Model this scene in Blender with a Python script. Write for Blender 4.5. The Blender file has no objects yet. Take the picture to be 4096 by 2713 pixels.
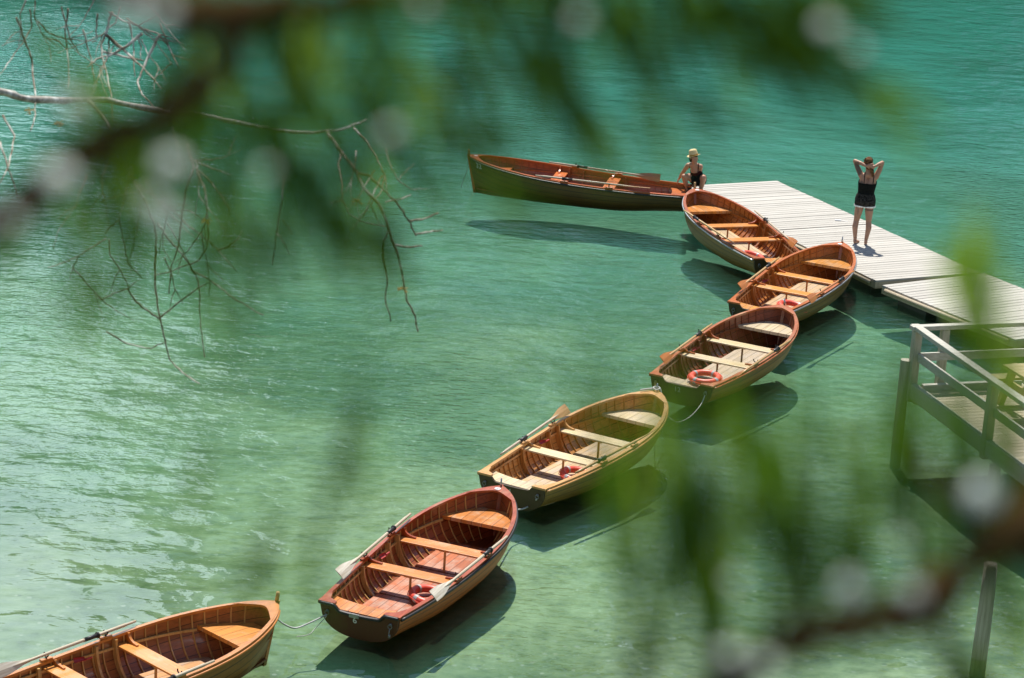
import bpy, bmesh, math, random
import numpy as np
from mathutils import Vector, Matrix
S = bpy.context.scene
R = math.radians

# ------------------------------------------------------------------ camera
W, H, FPX = 4096.0, 2713.0, 10788.74
PITCH, ROLL, CAMH = 0.2911, 0.0641, 13.0477
cp, sp = math.cos(PITCH), math.sin(PITCH)
FW = Vector((0, cp, -sp)); UP0 = Vector((0, sp, cp)); RT0 = Vector((1, 0, 0))
RT = math.cos(ROLL) * RT0 + math.sin(ROLL) * UP0
UP = -math.sin(ROLL) * RT0 + math.cos(ROLL) * UP0
CAM = Vector((0, 0, CAMH))
cd = bpy.data.cameras.new('camera'); cam = bpy.data.objects.new('camera', cd)
S.collection.objects.link(cam); S.camera = cam
m = Matrix((RT, UP, -FW)).transposed().to_4x4(); m.translation = CAM
cam.matrix_world = m
cd.sensor_width = 36.0; cd.sensor_fit = 'HORIZONTAL'; cd.lens = FPX / W * 36.0
cd.clip_start = 0.05; cd.clip_end = 4000
cd.dof.use_dof = True; cd.dof.focus_distance = 42.0; cd.dof.aperture_fstop = 8.8

# ------------------------------------------------------------------ light
SUN_EL, SUN_AZ = 64.0, -4.5          # azimuth clockwise from +Y
w = bpy.data.worlds.new('World'); S.world = w; w.use_nodes = True
nt = w.node_tree; bg = nt.nodes['Background']
sky = nt.nodes.new('ShaderNodeTexSky'); sky.sky_type = 'NISHITA'; sky.sun_disc = False
sky.sun_elevation = R(SUN_EL); sky.sun_rotation = R(SUN_AZ); sky.altitude = 1400
sky.air_density = 1.0; sky.dust_density = 1.5
def wn_(t, **kw):
    n_ = nt.nodes.new(t)
    for k_, v_ in kw.items(): setattr(n_, k_, v_)
    return n_
def wm_(op, a, b=0.0):
    n_ = wn_('ShaderNodeMath', operation=op)
    for k_, v_ in enumerate((a, b)):
        if hasattr(v_, 'links'): nt.links.new(v_, n_.inputs[k_])
        else: n_.inputs[k_].default_value = v_
    return n_.outputs[0]
tcw = wn_('ShaderNodeTexCoord'); sx = wn_('ShaderNodeSeparateXYZ'); nt.links.new(tcw.outputs['Generated'], sx.inputs[0])
mpw = wn_('ShaderNodeMapping'); mpw.inputs['Scale'].default_value = (1, 1, 2.2); nt.links.new(tcw.outputs['Generated'], mpw.inputs[0])
cn = wn_('ShaderNodeTexNoise'); cn.inputs['Scale'].default_value = 2.6; cn.inputs['Detail'].default_value = 6; nt.links.new(mpw.outputs[0], cn.inputs['Vector'])
# unseen clouds added to the sky, massed at left for pale water reflections
bank = wm_('MULTIPLY', wm_('MULTIPLY', wm_('LESS_THAN', sx.outputs[0], -.11), wm_('GREATER_THAN', sx.outputs[0], -.5)), wm_('MULTIPLY', wm_('GREATER_THAN', sx.outputs[1], 0), .3))
cv = wn_('ShaderNodeMapRange', interpolation_type='SMOOTHSTEP'); nt.links.new(wm_('ADD', cn.outputs[0], bank), cv.inputs[0]); cv.inputs[1].default_value = .54; cv.inputs[2].default_value = .68
hi = wn_('ShaderNodeMapRange', interpolation_type='SMOOTHSTEP'); nt.links.new(sx.outputs[2], hi.inputs[0]); hi.inputs[1].default_value = .62; hi.inputs[2].default_value = .45
mw = wn_('ShaderNodeMix', data_type='RGBA'); nt.links.new(wm_('MULTIPLY', cv.outputs[0], hi.outputs[0]), mw.inputs[0]); nt.links.new(sky.outputs[0], mw.inputs[6]); mw.inputs[7].default_value = (19, 23, 27, 1)
nt.links.new(mw.outputs[2], bg.inputs[0]); bg.inputs[1].default_value = 0.088
sd = bpy.data.lights.new('sun', 'SUN'); sun = bpy.data.objects.new('sun', sd)
S.collection.objects.link(sun); sd.energy = 4.9; sd.angle = R(0.53); sd.color = (1.0, 0.95, 0.86)
SV = Vector((math.sin(R(SUN_AZ)) * math.cos(R(SUN_EL)), math.cos(R(SUN_AZ)) * math.cos(R(SUN_EL)), math.sin(R(SUN_EL))))
sun.rotation_euler = SV.to_track_quat('Z', 'Y').to_euler(); sun.location = (0, 30, 60)
S.view_settings.view_transform = 'Standard'; S.view_settings.look = 'None'
S.view_settings.exposure = 0.5; S.view_settings.gamma = 1.0
S.render.engine = 'CYCLES'
S.cycles.max_bounces = 8; S.cycles.transparent_max_bounces = 12
S.cycles.caustics_reflective = False; S.cycles.caustics_refractive = False
S.cycles.use_denoising = True; S.cycles.sample_clamp_indirect = 6.0

# ------------------------------------------------------------------ helpers
def ray(px, py):
    return FW * FPX + RT * (px - W / 2) - UP * (py - H / 2)
def at(px, py, z):
    d = ray(px, py); return CAM + d * ((z - CAMH) / d.z)
def dep(px, py, d):
    r = ray(px, py); return CAM + r * (d / FPX)
def z1(x, y): return (1800 + x * .50676, 550 + y * .50676)
def z2(x, y): return (2650 + x * .40186, 550 + y * .40186)
def z3(x, y): return (2500 + x * .35072, 1150 + y * .35072)
def z4(x, y): return (1850 + x * .35910, 1500 + y * .35910)
def z5(x, y): return (1200 + x * .44643, 1900 + y * .44643)
def z6(x, y): return (x * .50676, 2300 + y * .50676)
def z7(x, y): return (3500 + x * .51027, 1200 + y * .51027)
def V(x, y): return (x * 1.73046, y * 1.73046)

col = S.collection
def tag(o, label=None, cat=None, group=None, kind=None):
    if label: o['label'] = label
    if cat: o['category'] = cat
    if group: o['group'] = group
    if kind: o['kind'] = kind
    return o
def empty(name, loc, rz=0.0):
    o = bpy.data.objects.new(name, None); col.objects.link(o)
    o.location = loc; o.rotation_euler = (0, 0, rz); o.empty_display_size = .1
    return o
class MB:
    def __init__(s): s.v = []; s.f = []; s.uv = {}
    def quad(s, *pts):
        i = len(s.v); s.v += [tuple(p) for p in pts]; s.f.append(tuple(range(i, i + len(pts)))); return s
    def grid(s, rows, close=False, uvs=None):
        n = len(rows[0]); b = len(s.v)
        for r in rows: s.v += [tuple(p) for p in r]
        for i in range(len(rows) - 1):
            for j in range(n if close else n - 1):
                k = (j + 1) % n
                s.f.append((b + i * n + j, b + i * n + k, b + (i + 1) * n + k, b + (i + 1) * n + j))
        if uvs is not None:
            for i in range(len(rows)):
                for j in range(n): s.uv[b + i * n + j] = uvs[i][j]
        return s
    def box(s, c, d, rot=None):
        c = Vector(c); hx, hy, hz = d[0] / 2, d[1] / 2, d[2] / 2
        P = [Vector((x, y, z)) for x in (-hx, hx) for y in (-hy, hy) for z in (-hz, hz)]
        if rot is not None: P = [rot @ p for p in P]
        P = [p + c for p in P]; b = len(s.v); s.v += [tuple(p) for p in P]
        for f in ((0, 1, 3, 2), (4, 6, 7, 5), (0, 4, 5, 1), (2, 3, 7, 6), (0, 2, 6, 4), (1, 5, 7, 3)):
            s.f.append(tuple(b + i for i in f))
        return s
    def beam(s, a, b, wd, ht, up=(0, 0, 1)):
        a, b = Vector(a), Vector(b); d = b - a; L = d.length; x = d.normalized()
        y = Vector(up).cross(x).normalized(); z = x.cross(y)
        return s.box((a + b) / 2, (L, wd, ht), Matrix((x, y, z)).transposed())
    def prism(s, poly, vec):
        vec = Vector(vec); n = len(poly); b = len(s.v)
        s.v += [tuple(p) for p in poly] + [tuple(Vector(p) + vec) for p in poly]
        s.f.append(tuple(range(b + n - 1, b - 1, -1))); s.f.append(tuple(range(b + n, b + 2 * n)))
        for i in range(n):
            k = (i + 1) % n; s.f.append((b + i, b + k, b + n + k, b + n + i))
        return s
    def tube(s, pts, rad, n=8, cap=True, flat=1.0):
        pts = [Vector(p) for p in pts]
        if not hasattr(rad, '__len__'): rad = [rad] * len(pts)
        rows = []; pu = None
        for i, p in enumerate(pts):
            t = (pts[min(i + 1, len(pts) - 1)] - pts[max(i - 1, 0)]).normalized()
            u = pu if pu is not None else (Vector((0, 0, 1)) if abs(t.z) < .9 else Vector((1, 0, 0)))
            u = (u - t * u.dot(t)).normalized(); pu = u; q = t.cross(u)
            rows.append([p + (u * math.cos(a) * flat + q * math.sin(a)) * rad[i] for a in [2 * math.pi * k / n for k in range(n)]])
        b = len(s.v); s.grid(rows, True)
        if cap:
            s.f.append(tuple(b + k for k in range(n - 1, -1, -1)))
            e = b + (len(rows) - 1) * n; s.f.append(tuple(e + k for k in range(n)))
        return s
    def torus(s, c, Rr, r, rot=None, n=32, k=10, a0=0, a1=2 * math.pi):
        full = abs(a1 - a0 - 2 * math.pi) < 1e-6; rows = []
        for i in range(n + 1):
            a = a0 + (a1 - a0) * i / n; row = []
            for j in range(k):
                b = 2 * math.pi * j / k
                p = Vector(((Rr + r * math.cos(b)) * math.cos(a), (Rr + r * math.cos(b)) * math.sin(a), r * math.sin(b)))
                if rot is not None: p = rot @ p
                row.append(p + Vector(c))
            rows.append(row)
        return s.grid(rows, True)
    def build(s, name, mat, parent=None, smooth=False, bevel=0):
        me = bpy.data.meshes.new(name); me.from_pydata([tuple(p) for p in s.v], [], s.f)
        bm = bmesh.new(); bm.from_mesh(me)
        if s.uv:
            bm.verts.ensure_lookup_table(); uvl = bm.loops.layers.uv.new('UVMap')
            for f in bm.faces:
                for l in f.loops: l[uvl].uv = s.uv.get(l.vert.index, (0, 0))
        if s.v:
            bmesh.ops.remove_doubles(bm, verts=bm.verts, dist=1e-5)
        bmesh.ops.recalc_face_normals(bm, faces=bm.faces)
        bm.to_mesh(me); bm.free()
        me.materials.append(mat)
        if smooth:
            for p in me.polygons: p.use_smooth = True
        o = bpy.data.objects.new(name, me); col.objects.link(o)
        if parent is not None: o.parent = parent
        if bevel:
            b = o.modifiers.new('bevel', 'BEVEL'); b.width = bevel; b.segments = 2; b.limit_method = 'ANGLE'
        return o

# ------------------------------------------------------------------ materials
def mat(name):
    ma = bpy.data.materials.new(name); ma.use_nodes = True
    n = ma.node_tree.nodes; return ma, ma.node_tree, n['Principled BSDF'], n, ma.node_tree.links
def node(nt, typ, **kw):
    n = nt.nodes.new(typ)
    for k, v in kw.items(): setattr(n, k, v)
    return n
def ramp(nt, fac, stops):
    r = nt.nodes.new('ShaderNodeValToRGB'); e = r.color_ramp.elements
    while len(e) < len(stops): e.new(.5)
    for k, (p, c) in enumerate(stops):
        e[k].position = p; e[k].color = (*c, 1) if len(c) == 3 else c
    nt.links.new(fac, r.inputs[0]); return r.outputs[0]
def noise(nt, vec, scale, detail=3, rough=.55, vs=None):
    if vs is not None:
        mp = nt.nodes.new('ShaderNodeMapping'); mp.inputs['Scale'].default_value = vs
        nt.links.new(vec, mp.inputs[0]); vec = mp.outputs[0]
    n = nt.nodes.new('ShaderNodeTexNoise'); n.inputs['Scale'].default_value = scale
    n.inputs['Detail'].default_value = detail; n.inputs['Roughness'].default_value = rough
    nt.links.new(vec, n.inputs['Vector']); return n.outputs[0]
def mix(nt, fac, a, b, mode='MIX'):
    n = nt.nodes.new('ShaderNodeMix'); n.data_type = 'RGBA'; n.blend_type = mode
    for k, val in ((0, fac), (6, a), (7, b)):
        if hasattr(val, 'is_linked') or hasattr(val, 'links'): nt.links.new(val, n.inputs[k])
        elif k == 0: n.inputs[0].default_value = val
        else: n.inputs[k].default_value = (*val, 1)
    return n.outputs[2]
def math_(nt, op, a, b=0.0, c=None):
    n = nt.nodes.new('ShaderNodeMath'); n.operation = op
    for k, val in enumerate((a, b, c)):
        if val is None: continue
        if hasattr(val, 'links'): nt.links.new(val, n.inputs[k])
        else: n.inputs[k].default_value = val
    return n.outputs[0]
def sepxyz(nt, vec):
    n = nt.nodes.new('ShaderNodeSeparateXYZ'); nt.links.new(vec, n.inputs[0]); return n.outputs
def plain(name, c, rough=.5, metal=0.0, var=.12, spec=.5):
    ma, nt, bs, n, l = mat(name)
    tc = node(nt, 'ShaderNodeTexCoord'); f = noise(nt, tc.outputs['Object'], 14, 4)
    c2 = tuple(max(0, x * (1 - 2 * var)) for x in c); c3 = tuple(min(1, x * (1 + var)) for x in c)
    l.new(ramp(nt, f, [(.3, c2), (.7, c3)]), bs.inputs['Base Color'])
    bs.inputs['Roughness'].default_value = rough; bs.inputs['Metallic'].default_value = metal
    bs.inputs['Specular IOR Level'].default_value = spec
    return ma
def wood(name, c1, c2, axis=0, plank=0.0, island=0.0, across=1, rough=.38, coat=.35, weather=0.0, wc=(.45, .42, .37), seam=.02, uvplank=0, seed=0.0, scale=1.0, bumpy=.15):
    """grain along axis; plank = board width measured along `across` (object metres); uvplank = number of strakes over UV v"""
    ma, nt, bs, n, l = mat(name)
    tc = node(nt, 'ShaderNodeTexCoord'); ob = tc.outputs['Object']
    ad = node(nt, 'ShaderNodeVectorMath', operation='ADD'); l.new(ob, ad.inputs[0]); ad.inputs[1].default_value = (seed, seed * .7, seed * 1.3)
    vec = ad.outputs[0]
    vs = [38.0, 38.0, 38.0]; vs[axis] = 2.2
    base = None
    pid = None; ln = None
    if plank or uvplank:
        if uvplank:
            s_ = sepxyz(nt, tc.outputs['UV']); q = math_(nt, 'MULTIPLY', s_[1], uvplank)
        else:
            s_ = sepxyz(nt, ob); q = math_(nt, 'ADD', math_(nt, 'DIVIDE', s_[across], plank), 50.5)
        pid = math_(nt, 'FLOOR', q); fr = math_(nt, 'FRACT', q)
        ed = math_(nt, 'MINIMUM', fr, math_(nt, 'SUBTRACT', 1.0, fr))
        ln = math_(nt, 'LESS_THAN', ed, seam)
        wn = node(nt, 'ShaderNodeTexWhiteNoise', noise_dimensions='1D'); l.new(math_(nt, 'ADD', pid, seed), wn.inputs['W'])
        off = node(nt, 'ShaderNodeVectorMath', operation='ADD'); l.new(vec, off.inputs[0]); l.new(wn.outputs['Color'], off.inputs[1]); vec = off.outputs[0]
    g = noise(nt, vec, .9 * scale, 5, .62, vs)
    cc = ramp(nt, g, [(.28, c2), (.55, c1), (.75, tuple(min(1, x * 1.18) for x in c1))])
    if pid is not None:
        cc = mix(nt, math_(nt, 'MULTIPLY', wn.outputs['Value'], .38), cc, tuple(x * .5 for x in c2))
    if island:
        gi = node(nt, 'ShaderNodeNewGeometry'); cc = mix(nt, math_(nt, 'MULTIPLY', gi.outputs['Random Per Island'], island), cc, tuple(x * .45 for x in c2))
    if weather > 0:
        bl = noise(nt, vec, 3.5, 4, .65)
        fac = math_(nt, 'MULTIPLY', math_(nt, 'SMOOTHSTEP' if False else 'GREATER_THAN', bl, -1), 1)
        rp = ramp(nt, bl, [(max(0, .62 - weather * .5), (0, 0, 0)), (min(1, .85 - weather * .3), (1, 1, 1))])
        bw = node(nt, 'ShaderNodeRGBToBW'); l.new(rp, bw.inputs[0])
        wcx = ramp(nt, g, [(.3, tuple(x * .72 for x in wc)), (.7, wc)])
        cc = mix(nt, math_(nt, 'MULTIPLY', bw.outputs[0], min(1, .55 + weather * .4)), cc, wcx)
    if ln is not None: cc = mix(nt, ln, cc, tuple(x * .25 for x in c2))
    l.new(cc, bs.inputs['Base Color'])
    rr = math_(nt, 'ADD', math_(nt, 'MULTIPLY', g, .2), rough - .1); l.new(rr, bs.inputs['Roughness'])
    bs.inputs['Coat Weight'].default_value = coat; bs.inputs['Coat Roughness'].default_value = .10
    if bumpy:
        bp = node(nt, 'ShaderNodeBump'); bp.inputs['Strength'].default_value = bumpy; bp.inputs['Distance'].default_value = .004
        hgt = g if ln is None else math_(nt, 'SUBTRACT', g, math_(nt, 'MULTIPLY', ln, 1.5))
        l.new(hgt, bp.inputs['Height']); l.new(bp.outputs[0], bs.inputs['Normal'])
    return ma
M = {}
M['metal'] = plain('galvanised metal', (.45, .46, .47), .35, .8)
M['fitting'] = plain('dull steel fitting', (.22, .22, .22), .5, .7)
M['black'] = plain('black iron', (.02, .02, .022), .45)
M['brass'] = plain('dull brass', (.45, .33, .12), .35, .8)
M['rope'] = plain('pale rope', (.55, .55, .54), .85)
M['white'] = plain('white enamel', (.8, .8, .8), .4, 0, .03)
M['grey'] = plain('grey numerals', (.4, .38, .33), .6)
M['ringred'] = plain('faded red plastic', (.72, .085, .05), .42, 0, .08)
M['band'] = plain('grey reflective band', (.42, .42, .42), .35)
M['bailer'] = plain('red plastic', (.42, .03, .03), .5)
M['oarshaft'] = wood('oar spruce', (.52, .33, .14), (.36, .2, .075), 0, coat=.4)
M['oargrey'] = wood('weathered oar', (.46, .39, .29), (.3, .24, .17), 0, coat=.05, rough=.6)
M['oarorange'] = wood('varnished oar blade', (.52, .19, .05), (.36, .11, .025), 0, coat=.4)
M['oarbrown'] = wood('dull brown oar blade', (.40, .25, .12), (.26, .15, .07), 0, coat=.1, rough=.55, weather=.15)
M['oarwhite'] = wood('worn white blade', (.62, .58, .5), (.42, .36, .26), 0, coat=.05, rough=.6, weather=.2, wc=(.34, .24, .13))
M['deck'] = wood('weathered pale decking', (.45, .43, .39), (.36, .34, .30), 0, island=.22, coat=0, rough=.75, weather=.0, bumpy=.3)
M['deckside'] = wood('pale fascia timber', (.45, .38, .27), (.3, .25, .17), 0, coat=0, rough=.8)
M['float'] = plain('dark float', (.05, .05, .045), .6)
M['pierwood'] = wood('greyed pier timber', (.47, .46, .40), (.31, .30, .25), 0, coat=0, rough=.85, weather=.25, wc=(.42, .42, .38), bumpy=.4)
M['pierpost'] = wood('greyed pier posts', (.43, .41, .33), (.27, .25, .19), 2, coat=0, rough=.85, weather=.2, wc=(.4, .39, .34), bumpy=.4)
M['pierdeck'] = wood('pier boards', (.52, .46, .34), (.36, .31, .22), 0, island=.4, coat=0, rough=.8, weather=.2, wc=(.5, .47, .4), bumpy=.3)
M['table'] = wood('picnic table timber', (.47, .37, .2), (.33, .25, .12), 0, coat=.05, rough=.7, weather=.15)

# ------------------------------------------------------------------ the lake
def bed_z(x, y):
    # apparent depth: shallow by the shore, deepening out
    ys = [-40, 1.5, 22, 26, 30, 36, 46, 56, 66, 80, 100, 140, 1200]
    zs = [11.3, 11.3, .05, -.12, -.26, -.38, -.52, -.66, -.9, -1.35, -2.2, -4.0, -7.0]
    yy = y - x * .12 if y > 22 else y
    return float(np.interp(yy, ys, zs))
xs = sorted(set([-900, -500, -300, -200, -130, -90, -60, -45] + list(np.arange(-36, 37, 1.5)) + [45, 60, 90, 130, 200, 300, 500, 900]))
ysl = sorted(set([-60, -40, -20, -8, -3, 0, 1.5] + list(np.arange(3, 100, 1.5)) + [104, 110, 120, 135, 150, 180, 220, 300, 420, 600, 1000]))
rnd = random.Random(5)
def sbump(x, y):
    return .035 * math.sin(x * .9 + .6 * y) + .03 * math.sin(y * .7 - x * .45 + 1.3) + .02 * math.sin(x * 1.9 - y * 1.1)
rows = [[(x, y, bed_z(x, y) + (sbump(x, y) if 23 < y < 120 else (.25 * sbump(x * 2, y * 2) * 4 if y < 22 else 0))) for x in xs] for y in ysl]
ma, nt, bs, n, l = mat('lake bed marl and weed')
geo = node(nt, 'ShaderNodeNewGeometry'); P = geo.outputs['Position']; xyz = sepxyz(nt, P)
f1 = noise(nt, P, .16, 4, .6); f2 = noise(nt, P, 4.5, 6, .72, (.8, 1, 1)); f3 = noise(nt, P, .06, 2, .5)
sand = ramp(nt, f2, [(.3, (.15, .17, .08)), (.5, (.27, .30, .155)), (.72, (.36, .39, .23))])
weed = ramp(nt, f2, [(.3, (.05, .075, .025)), (.6, (.11, .145, .055)), (.8, (.17, .20, .09))])
wm = node(nt, 'ShaderNodeRGBToBW'); l.new(ramp(nt, f1, [(.44, (0, 0, 0)), (.60, (1, 1, 1))]), wm.inputs[0])
c = mix(nt, math_(nt, 'MULTIPLY', wm.outputs[0], .85), sand, weed)
vo = node(nt, 'ShaderNodeTexVoronoi'); vo.inputs['Scale'].default_value = 7.5; l.new(P, vo.inputs['Vector'])
peb = math_(nt, 'MULTIPLY', math_(nt, 'LESS_THAN', vo.outputs['Distance'], .26), math_(nt, 'GREATER_THAN', f1, .47))
pc = node(nt, 'ShaderNodeSeparateColor'); l.new(vo.outputs['Color'], pc.inputs[0])
c = mix(nt, math_(nt, 'MULTIPLY', math_(nt, 'MULTIPLY', peb, math_(nt, 'GREATER_THAN', pc.outputs[0], .55)), .55), c, mix(nt, pc.outputs[1], (.07, .075, .04), (.42, .42, .33)))
# pale marl farther out
far = node(nt, 'ShaderNodeMapRange'); l.new(xyz[1], far.inputs[0]); far.inputs[1].default_value = 44; far.inputs[2].default_value = 72
marl = ramp(nt, f1, [(.36, (.05, .09, .08)), (.60, (.32, .42, .37))])
c = mix(nt, far.outputs[0], c, marl)
land = math_(nt, 'GREATER_THAN', xyz[2], .02)
grass = ramp(nt, f2, [(.3, (.03, .04, .012)), (.7, (.08, .085, .035))])
c = mix(nt, land, c, grass)
l.new(c, bs.inputs['Base Color']); bs.inputs['Roughness'].default_value = .95; bs.inputs['Specular IOR Level'].default_value = .1
tag(MB().grid(rows).build('lake_bed', ma, smooth=True), kind='structure')

ma, nt, bs, n, l = mat('clear green lake water'); n.remove(bs)
out = n['Material Output']
geo = node(nt, 'ShaderNodeNewGeometry'); P = geo.outputs['Position']; xyz = sepxyz(nt, P)
w1 = noise(nt, P, 1.35, 2, .45, (.8, 1, 1)); w2 = noise(nt, P, 4.6, 3, .6, (.6, 1, 1)); w3 = noise(nt, P, .32, 2, .5)
calm = node(nt, 'ShaderNodeMapRange'); l.new(xyz[1], calm.inputs[0]); calm.inputs[1].default_value = 30; calm.inputs[2].default_value = 38
calm.inputs[3].default_value = .05; calm.inputs[4].default_value = 1.0
hh = math_(nt, 'ADD', math_(nt, 'ADD', math_(nt, 'MULTIPLY', w1, .05), math_(nt, 'MULTIPLY', math_(nt, 'MULTIPLY', w2, .022), calm.outputs[0])), math_(nt, 'MULTIPLY', w3, .05))
w4 = noise(nt, P, 8.5, 2, .5, (.55, 1, 1))
patch = None
for (px_, py_, sx_, sy_, am_) in ((.3, 64, .75, 12, 1.0), (5.2, 79, .8, 7, 1.0), (10.2, 54, 1.3, 9, 1.0), (-12.2, 66, 2.5, 6, .9), (2.3, 50.6, 1.1, .7, 1.1), (-5.2, 31, 2.0, 5, .06), (-1.0, 39, 1.0, 5, .7), (.5, 31.5, 1.0, 2.4, .6), (-7.5, 46, 1.6, 6, .7), (-2.6, 50, 1.0, 4, .5)):
    vs_ = node(nt, 'ShaderNodeVectorMath', operation='SUBTRACT'); l.new(P, vs_.inputs[0]); vs_.inputs[1].default_value = (px_, py_, 0)
    vd_ = node(nt, 'ShaderNodeVectorMath', operation='DIVIDE'); l.new(vs_.outputs[0], vd_.inputs[0]); vd_.inputs[1].default_value = (sx_, sy_, 10)
    vl_ = node(nt, 'ShaderNodeVectorMath', operation='LENGTH'); l.new(vd_.outputs[0], vl_.inputs[0])
    mr_ = node(nt, 'ShaderNodeMapRange', interpolation_type='SMOOTHSTEP'); l.new(vl_.outputs['Value'], mr_.inputs[0]); mr_.inputs[1].default_value = 1.4; mr_.inputs[2].default_value = .2; mr_.inputs[3].default_value = 0; mr_.inputs[4].default_value = am_
    patch = mr_.outputs[0] if patch is None else math_(nt, 'ADD', patch, mr_.outputs[0])
gust = math_(nt, 'MULTIPLY', patch, math_(nt, 'MULTIPLY', w4, .05))
hh = math_(nt, 'ADD', hh, gust)
bp = node(nt, 'ShaderNodeBump'); bp.inputs['Strength'].default_value = 1.0; bp.inputs['Distance'].default_value = 1.0; l.new(hh, bp.inputs['Height'])
fr = node(nt, 'ShaderNodeFresnel'); fr.inputs['IOR'].default_value = 1.42; l.new(bp.outputs[0], fr.inputs['Normal'])
gl = node(nt, 'ShaderNodeBsdfGlossy'); gl.inputs['Roughness'].default_value = .02; l.new(bp.outputs[0], gl.inputs['Normal'])
tr = node(nt, 'ShaderNodeBsdfTransparent'); tr.inputs[0].default_value = (.96, .985, .97, 1)
df = node(nt, 'ShaderNodeBsdfDiffuse')
far2 = node(nt, 'ShaderNodeMapRange'); l.new(xyz[1], far2.inputs[0]); far2.inputs[1].default_value = 32; far2.inputs[2].default_value = 85
cl = noise(nt, P, .09, 3, .5, (1, .6, 1))
milk = mix(nt, far2.outputs[0], (.12, .27, .13), mix(nt, cl, (.012, .09, .085), (.05, .21, .19))); l.new(milk, df.inputs[0])
turb = node(nt, 'ShaderNodeMixShader'); turb.inputs[0].default_value = .04; l.new(tr.outputs[0], turb.inputs[1]); l.new(df.outputs[0], turb.inputs[2])
mx = node(nt, 'ShaderNodeMixShader'); l.new(fr.outputs[0], mx.inputs[0]); l.new(turb.outputs[0], mx.inputs[1]); l.new(gl.outputs[0], mx.inputs[2])
l.new(mx.outputs[0], out.inputs['Surface'])
va = node(nt, 'ShaderNodeVolumeAbsorption'); va.inputs['Color'].default_value = (.14, .87, .80, 1); va.inputs['Density'].default_value = .44
vsc = node(nt, 'ShaderNodeVolumeScatter'); vsc.inputs['Color'].default_value = (.22, .74, .52, 1); vsc.inputs['Density'].default_value = .20
vad = node(nt, 'ShaderNodeAddShader'); l.new(va.outputs[0], vad.inputs[0]); l.new(vsc.outputs[0], vad.inputs[1])
l.new(vad.outputs[0], out.inputs['Volume'])
wb = MB(); wb.box((0, 445, -4.0), (1780, 850, 8.0))
tag(wb.build('lake_water', ma), kind='structure')

# far shore: wooded mountain slopes that close the lake (seen in the reflections)
def ridge(az):
    e = 21 + 1.6 * math.sin(az * .21 + 1) + 1.1 * math.sin(az * .6)
    def notch(c, wd, d): return -d * math.exp(-((az - c) / wd) ** 2)
    e += notch(-10.5, 2.2, 3.8) + notch(-1.3, .7, 6) + notch(.3, .6, 9) + notch(3.9, .7, 9) + notch(10.9, .9, 10)  # ridge gaps shaped to throw bright sky reflections on the water
    return max(8, e) + rnd.uniform(-.5, .5)
azs = list(np.arange(-100, -16, 2.0)) + list(np.arange(-16, 16, .25)) + list(np.arange(16, 101, 2.0))
rows = []
el = [ridge(a) for a in azs]
for k in range(15):
    q = k / 14; rr = 420 + 380 * q; row = []
    for a, e in zip(azs, el):
        hgt = 800 * math.tan(R(e)) * (q ** 1.25)
        row.append((rr * math.sin(R(a)), rr * math.cos(R(a)), hgt - 1 + (rnd.uniform(-9, 9) if 0 < k < 14 else 0)))
    rows.append(row)
rows.append([(p[0] * 1.4, p[1] * 1.4, -5) for p in rows[-1]])
ma, nt, bs, n, l = mat('conifer forest slopes')
geo = node(nt, 'ShaderNodeNewGeometry'); f = noise(nt, geo.outputs['Position'], .09, 5, .7); f2 = noise(nt, geo.outputs['Position'], .008, 3, .5)
c = ramp(nt, f, [(.3, (.014, .024, .014)), (.7, (.05, .075, .035))])
c = mix(nt, math_(nt, 'MULTIPLY', math_(nt, 'GREATER_THAN', f2, .55), .6), c, (.42, .41, .38))
l.new(c, bs.inputs['Base Color']); bs.inputs['Roughness'].default_value = 1; bs.inputs['Specular IOR Level'].default_value = 0
tag(MB().grid(rows).build('far_hills', ma), kind='structure')

# ------------------------------------------------------------------ rowing boats
TW = [0, .15, .3, .45, .6, .72, .82, .90, .95, .985, 1.0]
BW = [.532, .60, .655, .69, .695, .645, .535, .385, .25, .11, .022]
def crom(x, X, Y):
    x = min(max(x, X[0]), X[-1])
    for i in range(len(X) - 1):
        if x <= X[i + 1]: break
    h = X[i + 1] - X[i]; t = (x - X[i]) / h
    def sl(k):
        if k == 0: return (Y[1] - Y[0]) / (X[1] - X[0])
        if k == len(X) - 1: return (Y[-1] - Y[-2]) / (X[-1] - X[-2])
        return (Y[k + 1] - Y[k - 1]) / (X[k + 1] - X[k - 1])
    m0, m1 = sl(i) * h, sl(i + 1) * h
    return (2*t**3-3*t*t+1)*Y[i] + (t**3-2*t*t+t)*m0 + (-2*t**3+3*t*t)*Y[i+1] + (t**3-t*t)*m1
def sstep(a, b, x):
    x = min(1, max(0, (x - a) / (b - a))); return x * x * (3 - 2 * x)
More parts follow.
